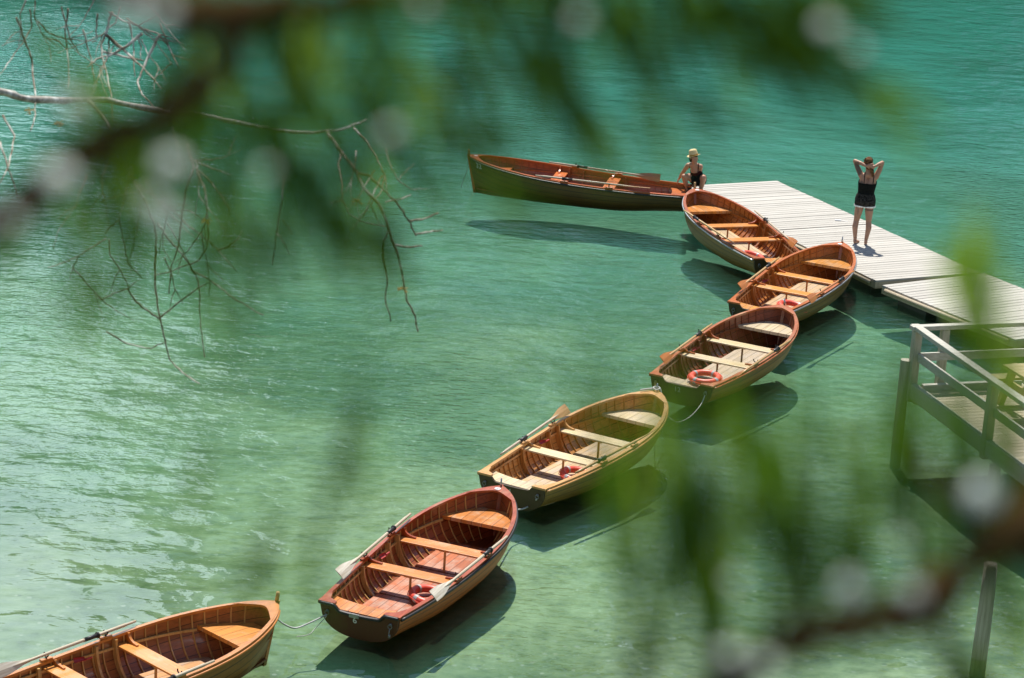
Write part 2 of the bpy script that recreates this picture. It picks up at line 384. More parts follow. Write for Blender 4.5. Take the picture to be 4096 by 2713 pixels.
class Hull:
    def __init__(s, L): s.L = L
    def b(s, t): return crom(t, TW, BW)
    def zg(s, t): return .44 - .061 * t + .316 * t * t
    def zk(s, t): return -.1 + .12 * (1 - sstep(0, .35, t)) + .03 * sstep(.9, 1, t)
    def p(s, t): return crom(t, [0, .3, .6, .8, .92, 1], [2.5, 2.5, 2.4, 2.0, 1.55, 1.3])
    def x(s, t, z):
        zg, zk = s.zg(t), s.zk(t); h = (z - zk) / (zg - zk)
        return -s.L / 2 + s.L * t - .17 * (1 - h) * sstep(.8, 1, t) + .07 * (1 - h) * (1 - sstep(0, .2, t))
    def pt(s, t, u, off=0.0):
        """u in -1..1 across the section, + is port"""
        b = max(.004, s.b(t) - off); zk = s.zk(t) + off; zg = s.zg(t); p = s.p(t); th = abs(u) * math.pi / 2
        y = b * math.sin(th) ** (2 / p); z = zk + (zg - zk) * (1 - math.cos(th) ** (2 / p))
        return Vector((s.x(t, z), y if u >= 0 else -y, z))
    def y(s, t, z, off=0.0):
        b = max(.004, s.b(t) - off); zk = s.zk(t) + off; zg = s.zg(t); p = s.p(t)
        h = min(1, max(0, (z - zk) / (zg - zk))); th = math.acos(max(0, (1 - h)) ** (p / 2))
        return b * math.sin(th) ** (2 / p)
    def T(s, x): return x / s.L + .5

def text_mb(txt, size):
    cu = bpy.data.curves.new('numeral', 'FONT'); cu.body = txt; cu.size = size; cu.align_x = 'CENTER'; cu.align_y = 'CENTER'; cu.offset = size * .012
    o = bpy.data.objects.new('numeral', cu); col.objects.link(o)
    me = o.to_mesh(); vs = [v.co.copy() for v in me.vertices]; fs = [tuple(p.vertices) for p in me.polygons]
    o.to_mesh_clear(); bpy.data.objects.remove(o); bpy.data.curves.remove(cu)
    return vs, fs
def text_part(name, txt, size, place, ma, parent):
    vs, fs = text_mb(txt, size); mb = MB(); mb.v = [place(v) for v in vs]; mb.f = fs
    return mb.build(name, ma, parent)

def wood_set(nm, ext, inn, seat, floor, weather, seed, gun=None):
    d = lambda c, k=.55: tuple(x * k for x in c)
    return dict(
        hull=wood(nm + ' hull', ext, d(ext, .6), 0, uvplank=16, seam=.05, seed=seed, coat=.06, rough=.55),
        inner=wood(nm + ' inner planking', tuple(x * 1.1 for x in inn), d(inn, .68), 0, uvplank=16, seam=.035, seed=seed + 9, coat=.3),
        rib=wood(nm + ' ribs', tuple(x * .95 for x in inn), d(inn), 2, seed=seed + 1, coat=.3),
        gun=wood(nm + ' gunwale', gun or inn, d(gun or inn, .65), 0, seed=seed + 2, coat=.25, rough=.36, weather=weather * .35, wc=(.6, .42, .25)),
        seat=wood(nm + ' thwart', seat, d(seat, .7), 1, seed=seed + 3, coat=.35, weather=weather * .6, wc=(.62, .52, .38)),
        fore=wood(nm + ' bow seat', seat, d(seat, .7), 0, plank=.15, across=1, seam=.025, seed=seed + 4, coat=.35, weather=weather, wc=(.62, .54, .42)),
        aft=wood(nm + ' stern seat', seat, d(seat, .62), 0, plank=.13, across=1, seam=.025, seed=seed + 5, coat=.3, weather=weather * .7, wc=(.5, .42, .33)),
        floor=wood(nm + ' floor', floor, d(floor, .65), 0, plank=.125, across=1, seam=.03, seed=seed + 6, coat=.1, rough=.5, weather=max(weather, .35), wc=(.5, .43, .36)),
        dark=wood(nm + ' sole', d(inn, .7), d(inn, .4), 0, plank=.11, across=1, seam=.04, seed=seed + 7, coat=.1))
def make_boat(label, x, y, yaw, Wd, L=4.274, rail='metal', numeral=None, num_where='transom', num_mat='white', peg='metal', plate=None, rope_transom=False, ring='ring', group='wooden rowing boats', wide_ribs=True):
    h = Hull(L); root = empty('rowing_boat', (x, y, 0), yaw)
    tag(root, label, 'boat', group)
    NT, NS = 56, 28; ts = [1 - (1 - i / NT) ** 1.25 for i in range(NT + 1)]
    us = [-1 + 2 * j / NS for j in range(NS + 1)]
    mb = MB()
    mb.grid([[h.pt(t, u) for u in us] for t in ts], uvs=[[(t, (u + 1) / 2) for u in us] for t in ts])
    mb.build('hull', Wd['hull'], root, smooth=True)
    MB().grid([[h.pt(t, u, .018) for u in us] for t in ts], uvs=[[(t, (u + 1) / 2) for u in us] for t in ts]).build('inner_planking', Wd['inner'], root, smooth=True)
    # transom with the scooped sculling notch
    def ztop(yy):
        a = abs(yy) / h.b(0); return h.zg(0) - .075 * (1 - sstep(.50, .66, a)) - .012 * (1 - min(1, a / .5) ** 2)
    mb = MB(); ny = 44; o_, i_ = [], []
    ys = [h.b(0) * (-1 + 2 * k / ny) for k in range(ny + 1)]
    for k in range(ny):
        quad = []
        for yy in (ys[k], ys[k + 1]):
            a = min(1, abs(yy) / h.b(0)); p = h.p(0); th = math.asin(a ** (p / 2)); zb = h.zk(0) + (h.zg(0) - h.zk(0)) * (1 - math.cos(th) ** (2 / p))
            zt = ztop(yy); zb = min(zb, zt - .001); quad.append((yy, zb, zt))
        (ya, ba, ta), (yb, bb, tb) = quad
        for dx in (-.032, .004):
            mb.quad((h.x(0, ba) + dx, ya, ba), (h.x(0, bb) + dx, yb, bb), (h.x(0, tb) + dx, yb, tb), (h.x(0, ta) + dx, ya, ta))
        mb.quad((h.x(0, ta) - .032, ya, ta), (h.x(0, tb) - .032, yb, tb), (h.x(0, tb) + .004, yb, tb), (h.x(0, ta) + .004, ya, ta))
        mb.quad((h.x(0, ba) - .032, ya, ba), (h.x(0, bb) - .032, yb, bb), (h.x(0, bb) + .004, yb, bb), (h.x(0, ba) + .004, ya, ba))
    tm = mb.build('transom', Wd['hull'] if 'transom' not in Wd else Wd['transom'], root)
    # gunwales, both sides in one cap running to the stem
    mb = MB()
    for sgn in (1, -1):
        rows = []
        for t in ts:
            b = h.b(t); zt = h.zg(t); bi = max(.0, b - .042)
            rows.append([Vector((h.x(t, zt), sgn * (b + .014), zt + .012)), Vector((h.x(t, zt), sgn * bi, zt + .016)), Vector((h.x(t, zt), sgn * bi, zt - .018)), Vector((h.x(t, zt), sgn * (b + .014), zt - .022))])
        mb.grid(rows, True)
    # stern quarter knees: the flat ears by the transom
    for sgn in (1, -1):
        b = h.b(0); zt = h.zg(0)
        q = [(h.x(0, zt) - .034, sgn * (b + .02), zt + .013), (h.x(0, zt) - .034, sgn * b * .62, zt + .013), (h.x(0, zt) + .03, sgn * b * .62, zt + .015), (h.x(0, zt) + .10, sgn * (b * .84), zt + .016), (h.x(0, zt) + .26, sgn * (h.b(.06) - .055), h.zg(.06) + .0165), (h.x(0, zt) + .26, sgn * (h.b(.06) - .02), h.zg(.06) + .0165)]
        mb.prism([Vector(p) for p in q], (0, 0, -.028))
    mb.build('gunwale', Wd['gun'], root)
    # rub rail
    mb = MB(); rows = []
    rm = {'metal': M['metal'], 'black': M['black'], 'wood': Wd['gun']}[rail]
    for sgn in (1, -1):
        pts = [Vector((h.x(t, h.zg(t) - .03), sgn * (h.b(t) + .024), h.zg(t) - .032)) for t in ts if t < .985]
        mb.tube(pts, .016 if rail != 'black' else .02, 6)
    if rope_transom:
        mb.tube([Vector((h.x(0, ztop(yy)) - .035, yy, ztop(yy) - .012)) for yy in ys], .022, 6)
    mb.build('rub_rail', rm, root, smooth=True)
    # stem and its post
    mb = MB(); rows = []
    for k in range(13):
        z = h.zk(1) + (h.zg(1) - h.zk(1)) * k / 12 + (.02 if k == 12 else 0); xx = h.x(1, z)
        rows.append([(xx - .02, .026, z), (xx + .035, .014, z), (xx + .035, -.014, z), (xx - .02, -.026, z)])
    mb.grid(rows, True); mb.quad(*rows[-1]); mb.build('stem', Wd['gun'], root)
    xb = h.x(1, h.zg(1)); zb = h.zg(1)
    if peg == 'wood':
        MB().tube([(xb - .005, 0, zb), (xb + .012, 0, zb + .10), (xb + .016, 0, zb + .135)], [.026, .024, .02], 8).build('stem_post', M['oarshaft'], root, smooth=True)
    else:
        MB().tube([(xb - .03, 0, zb), (xb - .02, 0, zb + .13)], [.014, .010], 8).tube([(xb - .002, 0, zb), (xb - .012, 0, zb + .12)], [.010, .008], 8).build('stem_post', M['metal'], root, smooth=True)
    # bow deck
    mb = MB(); rows = []
    for i in range(9):
        row = []
        for j in range(13):
            v = -1 + 2 * j / 12; t0 = .957 - .045 * v * v; t = t0 + (1 - t0) * i / 8; zt = h.zg(t)
            row.append(Vector((h.x(t, zt), v * (h.b(t) - .01), zt + .018 + .008 * (1 - v * v))))
        rows.append(row)
    mb.grid(rows); mb.grid([[p + Vector((0, 0, -.03)) for p in rows[0]], rows[0]])
    mb.build('bow_deck', Wd['gun'], root)
    if plate:
        t = .968; zt = h.zg(t) + .03
        pl = MB().tube([(h.x(t, zt), 0, zt - .01), (h.x(t, zt), 0, zt + .003)], .042, 18).build('number_plate', M['white'], root)
        if plate != 'blank':
            text_part('numeral', plate, .055, lambda v: (h.x(t, zt) + v.y, -v.x, zt + .0045), M['black'], pl)
    # ribs (each bent from gunwale to gunwale)
    nr = int(3.75 / .135 * L / 4.274); rr = .008
    for k in range(nr):
        t = .035 + .905 * k / (nr - 1); mb = MB(); rows = []
        for j in range(25):
            u = -.985 + 1.97 * j / 24
            a = h.pt(t, u, .019); bq = h.pt(t, u, .034)
            if t > .9 and abs(u) < .25: a.z += .01
            rows.append([a - Vector((rr, 0, 0)), bq - Vector((rr, 0, 0)), bq + Vector((rr, 0, 0)), a + Vector((rr, 0, 0))])
        mb.grid(rows, True).build('rib', Wd['rib'], root)
    # risers
    mb = MB()
    for sgn in (1, -1):
        rows = []
        for k in range(31):
            t = .06 + .75 * k / 30; z = .36 + .05 * t
            rows.append([Vector((h.x(t, z), sgn * (h.y(t, z, .03) + .004), z)), Vector((h.x(t, z), sgn * (h.y(t, z, .03) - .018), z)), Vector((h.x(t, z), sgn * (h.y(t, z, .03) - .018), z - .03)), Vector((h.x(t, z), sgn * (h.y(t, z, .03) + .004), z - .03))])
        mb.grid(rows, True)
    mb.build('seat_riser', Wd['rib'], root)
    # broad side frames
    if wide_ribs:
        for t in (.30, .495, .56):
            for sgn in (1, -1):
                mb = MB(); rows = []
                for j in range(12):
                    z = .07 + (h.zg(t) - .02 - .07) * j / 11; yo = h.y(t, z, .03); yi = yo - (.05 + .02 * (1 - j / 11))
                    rows.append([(h.x(t, z) - .016, sgn * (yo + .006), z), (h.x(t, z) - .016, sgn * yi, z), (h.x(t, z) + .016, sgn * yi, z), (h.x(t, z) + .016, sgn * (yo + .006), z)])
                mb.grid(rows, True); mb.quad(*rows[-1]); mb.build('side_frame', Wd['rib'], root)
    # sole and floorboards
    def sheet(t0, t1, z, half, th, name, ma, zoff=0, n=20):
        mb = MB(); rows = []
        for k in range(n + 1):
            t = t0 + (t1 - t0) * k / n; yy = min(half, h.y(t, z, .018) + .002); xx = -L / 2 + L * t
            rows.append([(xx, yy, z), (xx, -yy, z), (xx, -yy, z - th), (xx, yy, z - th)])
        mb.grid(rows, True); mb.quad(*rows[0]); mb.quad(*rows[-1]); return mb.build(name, ma, root)
    sheet(.012, .955, .045, 9, .02, 'sole', Wd['dark'], n=40)
    for t0, t1 in ((.07, .315), (.325, .565), (.575, .82)):
        sheet(t0, t1, .085, .40, .022, 'floorboard', Wd['floor'])
    # thwarts, posts, knees
    for t0 in (.347, .592):
        zt = .405; xc = -L / 2 + L * t0; mb = MB(); pl = []
        for xx, sg in ((xc - .12, 1), (xc + .12, 1), (xc + .12, -1), (xc - .12, -1)):
            pl.append(Vector((xx, sg * (h.y(h.T(xx), zt - .01, .02)), zt)))
        th = mb.prism(pl, (0, 0, -.026)).build('thwart', Wd['seat'], root, bevel=.005)
        MB().tube([(xc - .04, 0, .08), (xc - .04, 0, zt - .03)], .017, 8).box((xc - .04, 0, zt - .036), (.1, .14, .016)).build('thwart_post', Wd['rib'], root)
        for sg in (1, -1):
            xk = xc + .05; tk = h.T(xk); yo = h.y(tk, zt + .05, .02); zgk = h.zg(tk) + .002; prof = []
            prof.append((yo + .0, zt + .001)); prof.append((yo + .03, zgk))
            prof.append((yo - .045, zgk))
            for q in range(1, 9):
                a = q / 9 * math.pi / 2
                prof.append((yo - .045 - .15 * (1 - math.cos(a)), zgk - (zgk - zt - .022) * math.sin(a)))
            prof.append((yo - .21, zt + .018)); prof.append((yo - .21, zt + .001))
            MB().prism([Vector((xk - .016, sg * a, b_)) for a, b_ in prof], (.032, 0, 0)).build('thwart_knee', Wd['gun'], root)
    # stern seat
    zt = .345; mb = MB(); top = []; n = 16; xa = h.x(0.012, zt) 
    ymax = h.y(.05, zt, .02)
    fr_ = [(-1 + 2 * k / n) for k in range(n + 1)]
    A = [Vector((xa, v * h.y(.012, zt, .02), zt)) for v in fr_]
    B = []
    for v in fr_:
        xx = -L / 2 + .33 + .10 * v * v; B.append(Vector((xx, v * h.y(h.T(xx), zt, .02), zt)))
    mb.grid([A, B]); mb.grid([B, [p - Vector((0, 0, .024)) for p in B]]); mb.grid([[p - Vector((0, 0, .024)) for p in B], [p - Vector((0, 0, .024)) for p in A]])
    mb.build('stern_seat', Wd['aft'], root)
    # bow seat
    zt = .435; rows = []
    for k in range(15):
        t = .815 + .135 * k / 14; yy = h.y(t, zt, .019); rows.append([Vector((-L / 2 + L * t - .10 * (zt < .4), yy * (1 - j / 4), zt)) for j in range(9)])
    mb = MB(); mb.grid(rows)
    sk = lambda p, d: p + Vector((.0, 0, -d))
    f0 = rows[0]; rows2 = [[Vector((p.x + (.03 * (1 - (p.y / (abs(f0[0].y) + .001)) ** 2)) * 0, p.y, p.z)) for p in f0], [sk(p, .05) for p in f0], [sk(p, .05) + Vector((.02, 0, 0)) for p in f0], [sk(p, .02) + Vector((.02, 0, 0)) for p in f0]]
    mb.grid(rows2); mb.grid([[sk(p, .02) for p in r] for r in rows]); mb.build('bow_seat', Wd['fore'], root)
    # oarlocks
    for t in (.335, .535):
        for sg in (1, -1):
            zt = h.zg(t) + .016; c = Vector((h.x(t, zt), sg * (h.b(t) - .012), zt))
            ol = MB().box(c + Vector((0, 0, .012)), (.16, .05, .024)).build('oarlock_block', Wd['gun'], root, bevel=.004)
            mb = MB(); mb.tube([c + Vector((0, 0, .02)), c + Vector((0, 0, .04))], .012, 8)
            rt = Matrix.Rotation(math.pi / 2, 3, 'X') @ Matrix.Rotation(0, 3, 'Z')
            mb.torus(c + Vector((0, 0, .078)), .036, .0085, Matrix.Rotation(math.pi / 2, 3, 'Z') @ rt, 18, 7, math.pi * .93, math.pi * 2.07)
            mb.build('oarlock_horn', M['black'], ol, smooth=True)
    # transom fittings
    zr = h.zg(0) - .11
    for sg, kind in ((1, ring[0] if isinstance(ring, tuple) else ring), (-1, ring[1] if isinstance(ring, tuple) else ring)):
        if not kind: continue
        yy = sg * h.b(0) * .80; c = Vector((h.x(0, zr) - .045, yy, zr)); mb = MB()
        mb.tube([c + Vector((.012, 0, .0)), c + Vector((-.004, 0, 0))], .02, 10)
        mb.torus(c + Vector((-.012, 0, -.02)), .026, .005, Matrix.Rotation(math.pi / 2, 3, 'Y'), 20, 6)
        if kind == 'lock':
            mb.tube([c + Vector((-.014, 0, -.05)), c + Vector((-.02, .012, -.15))], .006, 6).box(c + Vector((-.018, 0, -.14)), (.014, .026, .05))
        if kind == 'brass':
            mb.tube([c + Vector((-.02, 0, .03)), c + Vector((-.03, 0, -.16))], .014, 8)
        mb.build('mooring_ring', M['brass'] if kind == 'brass' else M['fitting'], root, smooth=True)
    if numeral:
        if num_where == 'transom':
            zc = h.zg(0) - .165
            text_part('numeral', numeral, .115, lambda v: (h.x(0, zc + v.y) - .0365, .06 - v.x, zc + v.y), M[num_mat], root)
        else:
            x0, zc = L / 2 - .29, .55
            def plc(v):
                xx = x0 - v.x; z = zc + v.y; t = h.T(xx + .05); t = min(.995, t)
                return (h.x(t, z), h.y(t, z) + .006, z)
            text_part('numeral', numeral, .15, plc, M[num_mat], root)
    if rope_transom:
        MB().box((h.x(0, .36) - .05, 0.06, .345), (.012, .13, .05)).build('name_plate', M['metal'], root)
    root['_hull'] = 0; del root['_hull']
    return root, h

OLIVE = (.12, .062, .018)
sets = {
 '32': wood_set('boat 32', (.12, .056, .008), (.36, .085, .025), (.56, .14, .02), (.42, .12, .03), .1, 3, gun=(.46, .095, .018)),
 'B2': wood_set('dockside boat', (.24, .125, .018), (.42, .135, .025), (.64, .24, .035), (.56, .40, .22), .3, 11, gun=(.36, .08, .014)),
 'B3': wood_set('orange boat', (.24, .125, .018), (.52, .19, .04), (.66, .27, .04), (.54, .36, .18), .3, 23, gun=(.45, .115, .016)),
 '12': wood_set('boat 12', (.30, .11, .016), (.24, .068, .03), (.68, .52, .28), (.56, .42, .25), .75, 37, gun=(.38, .10, .02)),
 '14': wood_set('boat 14', (.27, .145, .016), (.56, .25, .06), (.76, .60, .34), (.62, .38, .12), .7, 41, gun=(.60, .31, .10)),
 '6': wood_set('boat 6', (.52, .12, .015), (.32, .08, .02), (.62, .215, .04), (.46, .12, .035), .3, 53, gun=(.34, .06, .012)),
 'B4': wood_set('nearest boat', (.27, .115, .018), (.30, .10, .022), (.64, .25, .045), (.5, .24, .08), .1, 67, gun=(.52, .19, .035)),
}
for k_ in ('6', 'B4'):
    sets[k_]['rib'] = wood(k_ + ' pale ribs', (.55, .33, .11), (.36, .19, .055), 2, seed=9, coat=.3)
BO = {}
BO['32'] = make_boat('longest rowing boat, dark olive, 32 on its bow, side-on left of the dock end', 1.1242, 53.7526, 2.9675, sets['32'], L=4.56, rail='black', numeral='32', num_where='bow', peg='wood', plate='blank')
BO['B2'] = make_boat('rowing boat along the left edge of the dock, its bow held by the crouching woman', 4.1569, 50.4355, 1.9104, sets['B2'], rail='metal', peg='wood', plate='blank')
BO['B3'] = make_boat('orange varnished rowing boat whose bow touches the dock below the standing woman', 5.12, 46.90, 1.128, sets['B3'], rail='metal', plate='blank', ring=('lock', None))
BO['12'] = make_boat('dark red rowing boat with pale weathered seats and 12 on its transom', 3.65, 42.3466, 1.1113, sets['12'], rail='wood', numeral='12', num_mat='grey', ring=('brass', 'ring'))
BO['14'] = make_boat('honey coloured rowing boat with bleached seats and faded 14 on its transom', 1.1905, 37.1086, 1.052, sets['14'], rail='wood', numeral='14', num_mat='grey', ring=('lock', 'ring'))
BO['6'] = make_boat('deep red rowing boat with black rope edging and white 6 on its transom', -.82, 32.2923, 1.184, sets['6'], rail='black', numeral='6', plate='6', rope_transom=True, ring=('ring', 'lock'))
# nearest boat: bow given, heading like the others
yaw4 = .80; bw = at(1107, 2409, .70); BO['B4'] = make_boat('nearest rowing boat, orange-brown, only its bow half inside the bottom left corner', bw.x - 2.137 * math.cos(yaw4), bw.y - 2.137 * math.sin(yaw4), yaw4, sets['B4'], rail='wood', peg='wood')
BG = 'wooden rowing boats'

def in_boat(key, lp):
    r = BO[key][0]; c, s_ = math.cos(r.rotation_euler.z), math.sin(r.rotation_euler.z)
    return Vector((r.location.x + c * lp[0] - s_ * lp[1], r.location.y + s_ * lp[0] + c * lp[1], lp[2]))

# ------------------------------------------------------------------ oars
def make_oar(label, pa, pb, collar=.3, shaft='oarshaft', blade='oarorange', twist=0.0, za=.60, zb=.57):
    """pa, pb: handle end and blade tip as points"""
    a, b = Vector(pa), Vector(pb); d = b - a; L = d.length; x = d.normalized(); y = Vector((0, 0, 1)).cross(x).normalized(); z = x.cross(y)
    if twist in ('edge', 'face'):
        v = (b - CAM).normalized(); vy, vz = v.dot(y), v.dot(z); twist = math.atan2(vz, vy) + (0 if twist == 'edge' else math.pi / 2)
    rot = Matrix((x, y, z)).transposed() @ Matrix.Rotation(twist, 3, 'X')
    root = bpy.data.objects.new('oar', None); col.objects.link(root); root.empty_display_size = .1
    root.matrix_world = Matrix.Translation(a) @ rot.to_4x4(); tag(root, label, 'oar', 'oars laid in the rowing boats')
    lb = min(.62, L * .26)
    MB().tube([(0, 0, 0), (.14, 0, 0), (.16, 0, 0), (L * .6, 0, 0), (L - lb * .9, 0, 0), (L - lb * .3, 0, 0)], [.015, .016, .021, .02, .017, .008], 10).build('shaft', M[shaft], root, smooth=True)
    MB().tube([(L * collar - .10, 0, 0), (L * collar + .10, 0, 0)], .026, 10).tube([(L * collar - .11, 0, 0), (L * collar - .09, 0, 0)], .038, 10).build('collar', M['black'], root, smooth=True)
    rows = []
    for k in range(13):
        q = k / 12; wd = .02 + .06 * sstep(0, .75, q); cv = .012 * q * q
        rows.append([(L - lb + lb * q, wd, cv), (L - lb + lb * q, 0, cv + .009), (L - lb + lb * q, -wd, cv), (L - lb + lb * q, 0, cv - .006)])
    mb = MB().grid(rows, True); mb.quad(*rows[0]); mb.quad(*rows[-1]); mb.build('blade', M[blade], root)
    return root
def oar(label, f, a, b, za=.60, zb=.60, **kw): return make_oar(label, at(*f(*a), za), at(*f(*b), zb), **kw)
oar('grey oar on the far gunwale of boat 32, blade nearest the crouching woman', z1, (785, 195), (1660, 322), .66, .56, shaft='oargrey', blade='oarbrown', collar=.30, twist='face')
oar('grey oar on the near gunwale of boat 32', z1, (675, 300), (1580, 405), .58, .52, shaft='oargrey', blade='oarbrown', collar=.28, twist='edge')
oar('brown bladed oar on the left gunwale of the boat beside the dock', z2, (215, 725), (712, 1055), .62, .52, shaft='oarshaft', blade='oargrey', collar=.26, twist='edge')
oar('orange bladed oar hanging out towards the dock from the dockside boat', z2, (920, 730), (1325, 1070), .62, .55, collar=.3, twist='face', shaft='oargrey')
oar('oar with orange blade on the left side of the orange boat by the dock', z2, (1160, 1195), (768, 1492), .64, .55, collar=.3, twist='face', shaft='oarshaft')
oar('oar with orange blade on the right side of the orange boat by the dock', z2, (1905, 1330), (1452, 1620), .66, .55, collar=.3, twist='face', shaft='oarorange')
oar('oar with orange blade projecting beside the stern of boat 12', z3, (990, 420), (420, 835), .62, .55, collar=.29, twist='face', shaft='oarshaft')
oar('oar across the right gunwale of boat 12, above the life ring', z3, (1885, 600), (1262, 1022), .62, .55, collar=.28, twist='edge')
oar('oar on the left gunwale of boat 14 with its pale blade pointing to the bow', z4, (425, 885), (1165, 375), .55, .64, collar=.33, twist='face', shaft='oargrey', blade='oarshaft')
oar('oar on the right gunwale of boat 14 over the half hidden life ring', z4, (1260, 1090), (2145, 622), .56, .66, collar=.32, twist='edge', shaft='oarshaft', blade='oarshaft')
oar('oar with worn white blade on the left gunwale of boat 6', z5, (990, 348), (345, 895), .62, .55, collar=.29, twist='face', shaft='oargrey', blade='oarwhite')
oar('oar with mossy yellowish blade over the life ring in boat 6', z5, (1855, 552), (1188, 1092), .62, .52, collar=.28, twist='face', shaft='oargrey', blade='oarwhite')
oar('oar on the left gunwale of the nearest boat', z6, (1070, 365), (-70, 785), .60, .55, collar=.32, twist='face', shaft='oargrey', blade='oarwhite')
oar('oar on the right gunwale of the nearest boat, mostly below the frame', z6, (1690, 678), (480, 1175), .60, .55, collar=.32, twist='face', shaft='oargrey', blade='oarwhite')

# ------------------------------------------------------------------ life rings, bailers
def life_ring(label, c, rx=0, ry=0, Rr=.215, r=.052):
    root = bpy.data.objects.new('life_ring', None); col.objects.link(root); root.location = c; root.rotation_euler = (rx, ry, .3)
    tag(root, label, 'life ring', 'red life rings in the boats')
    MB().torus((0, 0, 0), Rr, r, None, 40, 14).build('float_ring', M['ringred'], root, smooth=True)
    for k in range(4):
        a = k * math.pi / 2 + .5; MB().torus((0, 0, 0), Rr, r + .003, None, 5, 14, a - .11, a + .11).build('reflective_band', M['band'], root, smooth=True)
    pts = [((Rr + r + .012 + .006 * math.cos(8 * a)) * math.cos(a), (Rr + r + .012 + .006 * math.cos(8 * a)) * math.sin(a), .01 * math.sin(4 * a)) for a in [2 * math.pi * i / 48 for i in range(49)]]
    MB().tube(pts, .005, 5).build('grab_line', M['ringred'], root)
    return root
life_ring('whole red life ring lying on the stern seat of boat 12', at(*z3(912, 1028), .43), .05, -.06)
life_ring('red life ring half hidden by the oar in boat 14', at(*z4(1285, 1122), .15), .08, .1)
life_ring('red life ring under the mossy oar blade in boat 6', at(*z5(1160, 1085), .15), .08, .1)
life_ring('red life ring in the orange boat, partly hidden by the bow of boat 12', at(*z3(1905, 225), .30), .1, .1)
life_ring('red life ring barely visible in the stern of the dockside boat', at(*z2(880, 1190), .20), .1, .1)
def bailer(label, key, lp, rot):
    h = BO[key][1]; root = empty('bailer', in_boat(key, lp)); root.rotation_euler = rot; tag(root, label, 'bailer', 'red bailing scoops')
    rows = []
    for k in range(7):
        q = k / 6; wd = .034 * (1 - .2 * q)
        rows.append([(-.07 + .14 * q, wd * math.cos(a), .05 + wd * math.sin(a)) for a in [math.pi + math.pi * j / 8 for j in range(9)]])
    mb = MB().grid(rows); mb.quad(*rows[-1]); mb.build('scoop', M['bailer'], root, smooth=True)
    MB().tube([(.09, 0, .03), (.17, 0, .045)], .012, 8).build('handle', M['bailer'], root)
    return root
for k, name in (('B3', 'red bailing scoop in the orange boat by the dock'), ('12', 'red bailing scoop in boat 12'), ('14', 'red bailing scoop in honey coloured boat 14'), ('6', 'red bailing scoop in deep red boat 6'), ('B4', 'red bailing scoop in the nearest boat')):
    h = BO[k][1]; t = .43; bailer(name, k, (-h.L / 2 + h.L * t, h.y(t, .38, .03) - .06, .36), (.5, .1, BO[k][0].rotation_euler.z))

# ------------------------------------------------------------------ ropes
def rope(label, pts, r=.007, ma='rope'):
    P = [Vector(p) for p in pts]; sm = []
    for i in range(len(P) - 1):
        p0, p1, p2, p3 = P[max(0, i - 1)], P[i], P[i + 1], P[min(len(P) - 1, i + 2)]
        for k in range(8):
            t = k / 8; sm.append(.5 * ((2 * p1) + (p2 - p0) * t + (2 * p0 - 5 * p1 + 4 * p2 - p3) * t * t + (3 * p1 - p0 - 3 * p2 + p3) * t ** 3))
    sm.append(P[-1])
    return tag(MB().tube(sm, r, 6).build('mooring_rope', M[ma], smooth=True), label, 'rope', 'mooring ropes between the boats')
def fit(key, side):   # ring on the transom
    h = BO[key][1]; return in_boat(key, (h.x(0, .33) - .058, side * h.b(0) * .8, h.zg(0) - .155))
def bow(key, dz=-.1):
    h = BO[key][1]; return in_boat(key, (h.x(1, h.zg(1) + dz) + .045, 0, h.zg(1) + dz))
a = fit('12', -1); b = bow('14')
rope('thin rope sagging from the ring of boat 12 to the bow of boat 14', [a, at(*z3(860, 1345), .16), at(*z3(735, 1480), .05), at(*z3(600, 1535), .01), at(*z3(490, 1470), .1), at(*z3(440, 1385), .25), b])
a = fit('14', -1); b = bow('6')
rope('doubled pale rope from boat 14 to the bow of boat 6', [a, at(*z4(790, 1430), .15), at(*z4(690, 1487), .10), at(*z4(600, 1500), .12), at(*z4(540, 1480), .2), b], .011)
a = fit('6', 1); b = bow('B4', -.2)
rope('doubled pale rope from the stern of boat 6 to the nearest bow', [a, at(*z5(120, 1310), .24), at(*z5(0, 1362), .2), at(*z6(2310, 418), .24), at(*z6(2235, 385), .34), b], .011)
rope('thin loose rope end trailing into the water behind boat 6', [a + Vector((0, 0, -.02)), at(*z5(150, 1360), .1), at(*z5(80, 1430), .03), at(*z5(-30, 1448), .005)], .005)
h32 = BO['32'][1]
rope('thin painter hanging from the bow of boat 32 into the water', [bow('32', -.1), bow('32', -.22) , at(*z1(112, 320), .2), at(*z1(88, 392), .0)], .006, 'metal')
b = in_boat('14', (BO['14'][1].L / 2 - .03, 0, .72))
rope('white rope knotted round the stem post of boat 14', [b + Vector((-.25, -.04, -.0)), b + Vector((-.12, .0, .015)), b + Vector((.0, .05, .015)), b + Vector((.05, .0, .03)), b + Vector((-.01, -.05, .02)), b + Vector((-.05, .02, .035)), b + Vector((.03, .04, .04)), b + Vector((.07, -.02, -.03)), b + Vector((.08, -.05, -.14))], .013)
rope('short line from the brass fitting of boat 12 to the bow of boat 14', [fit('12', 1) + Vector((0, 0, -.05)), (fit('12', 1) + b) / 2 + Vector((0, 0, -.03)), b + Vector((0, 0, .05))], .008)

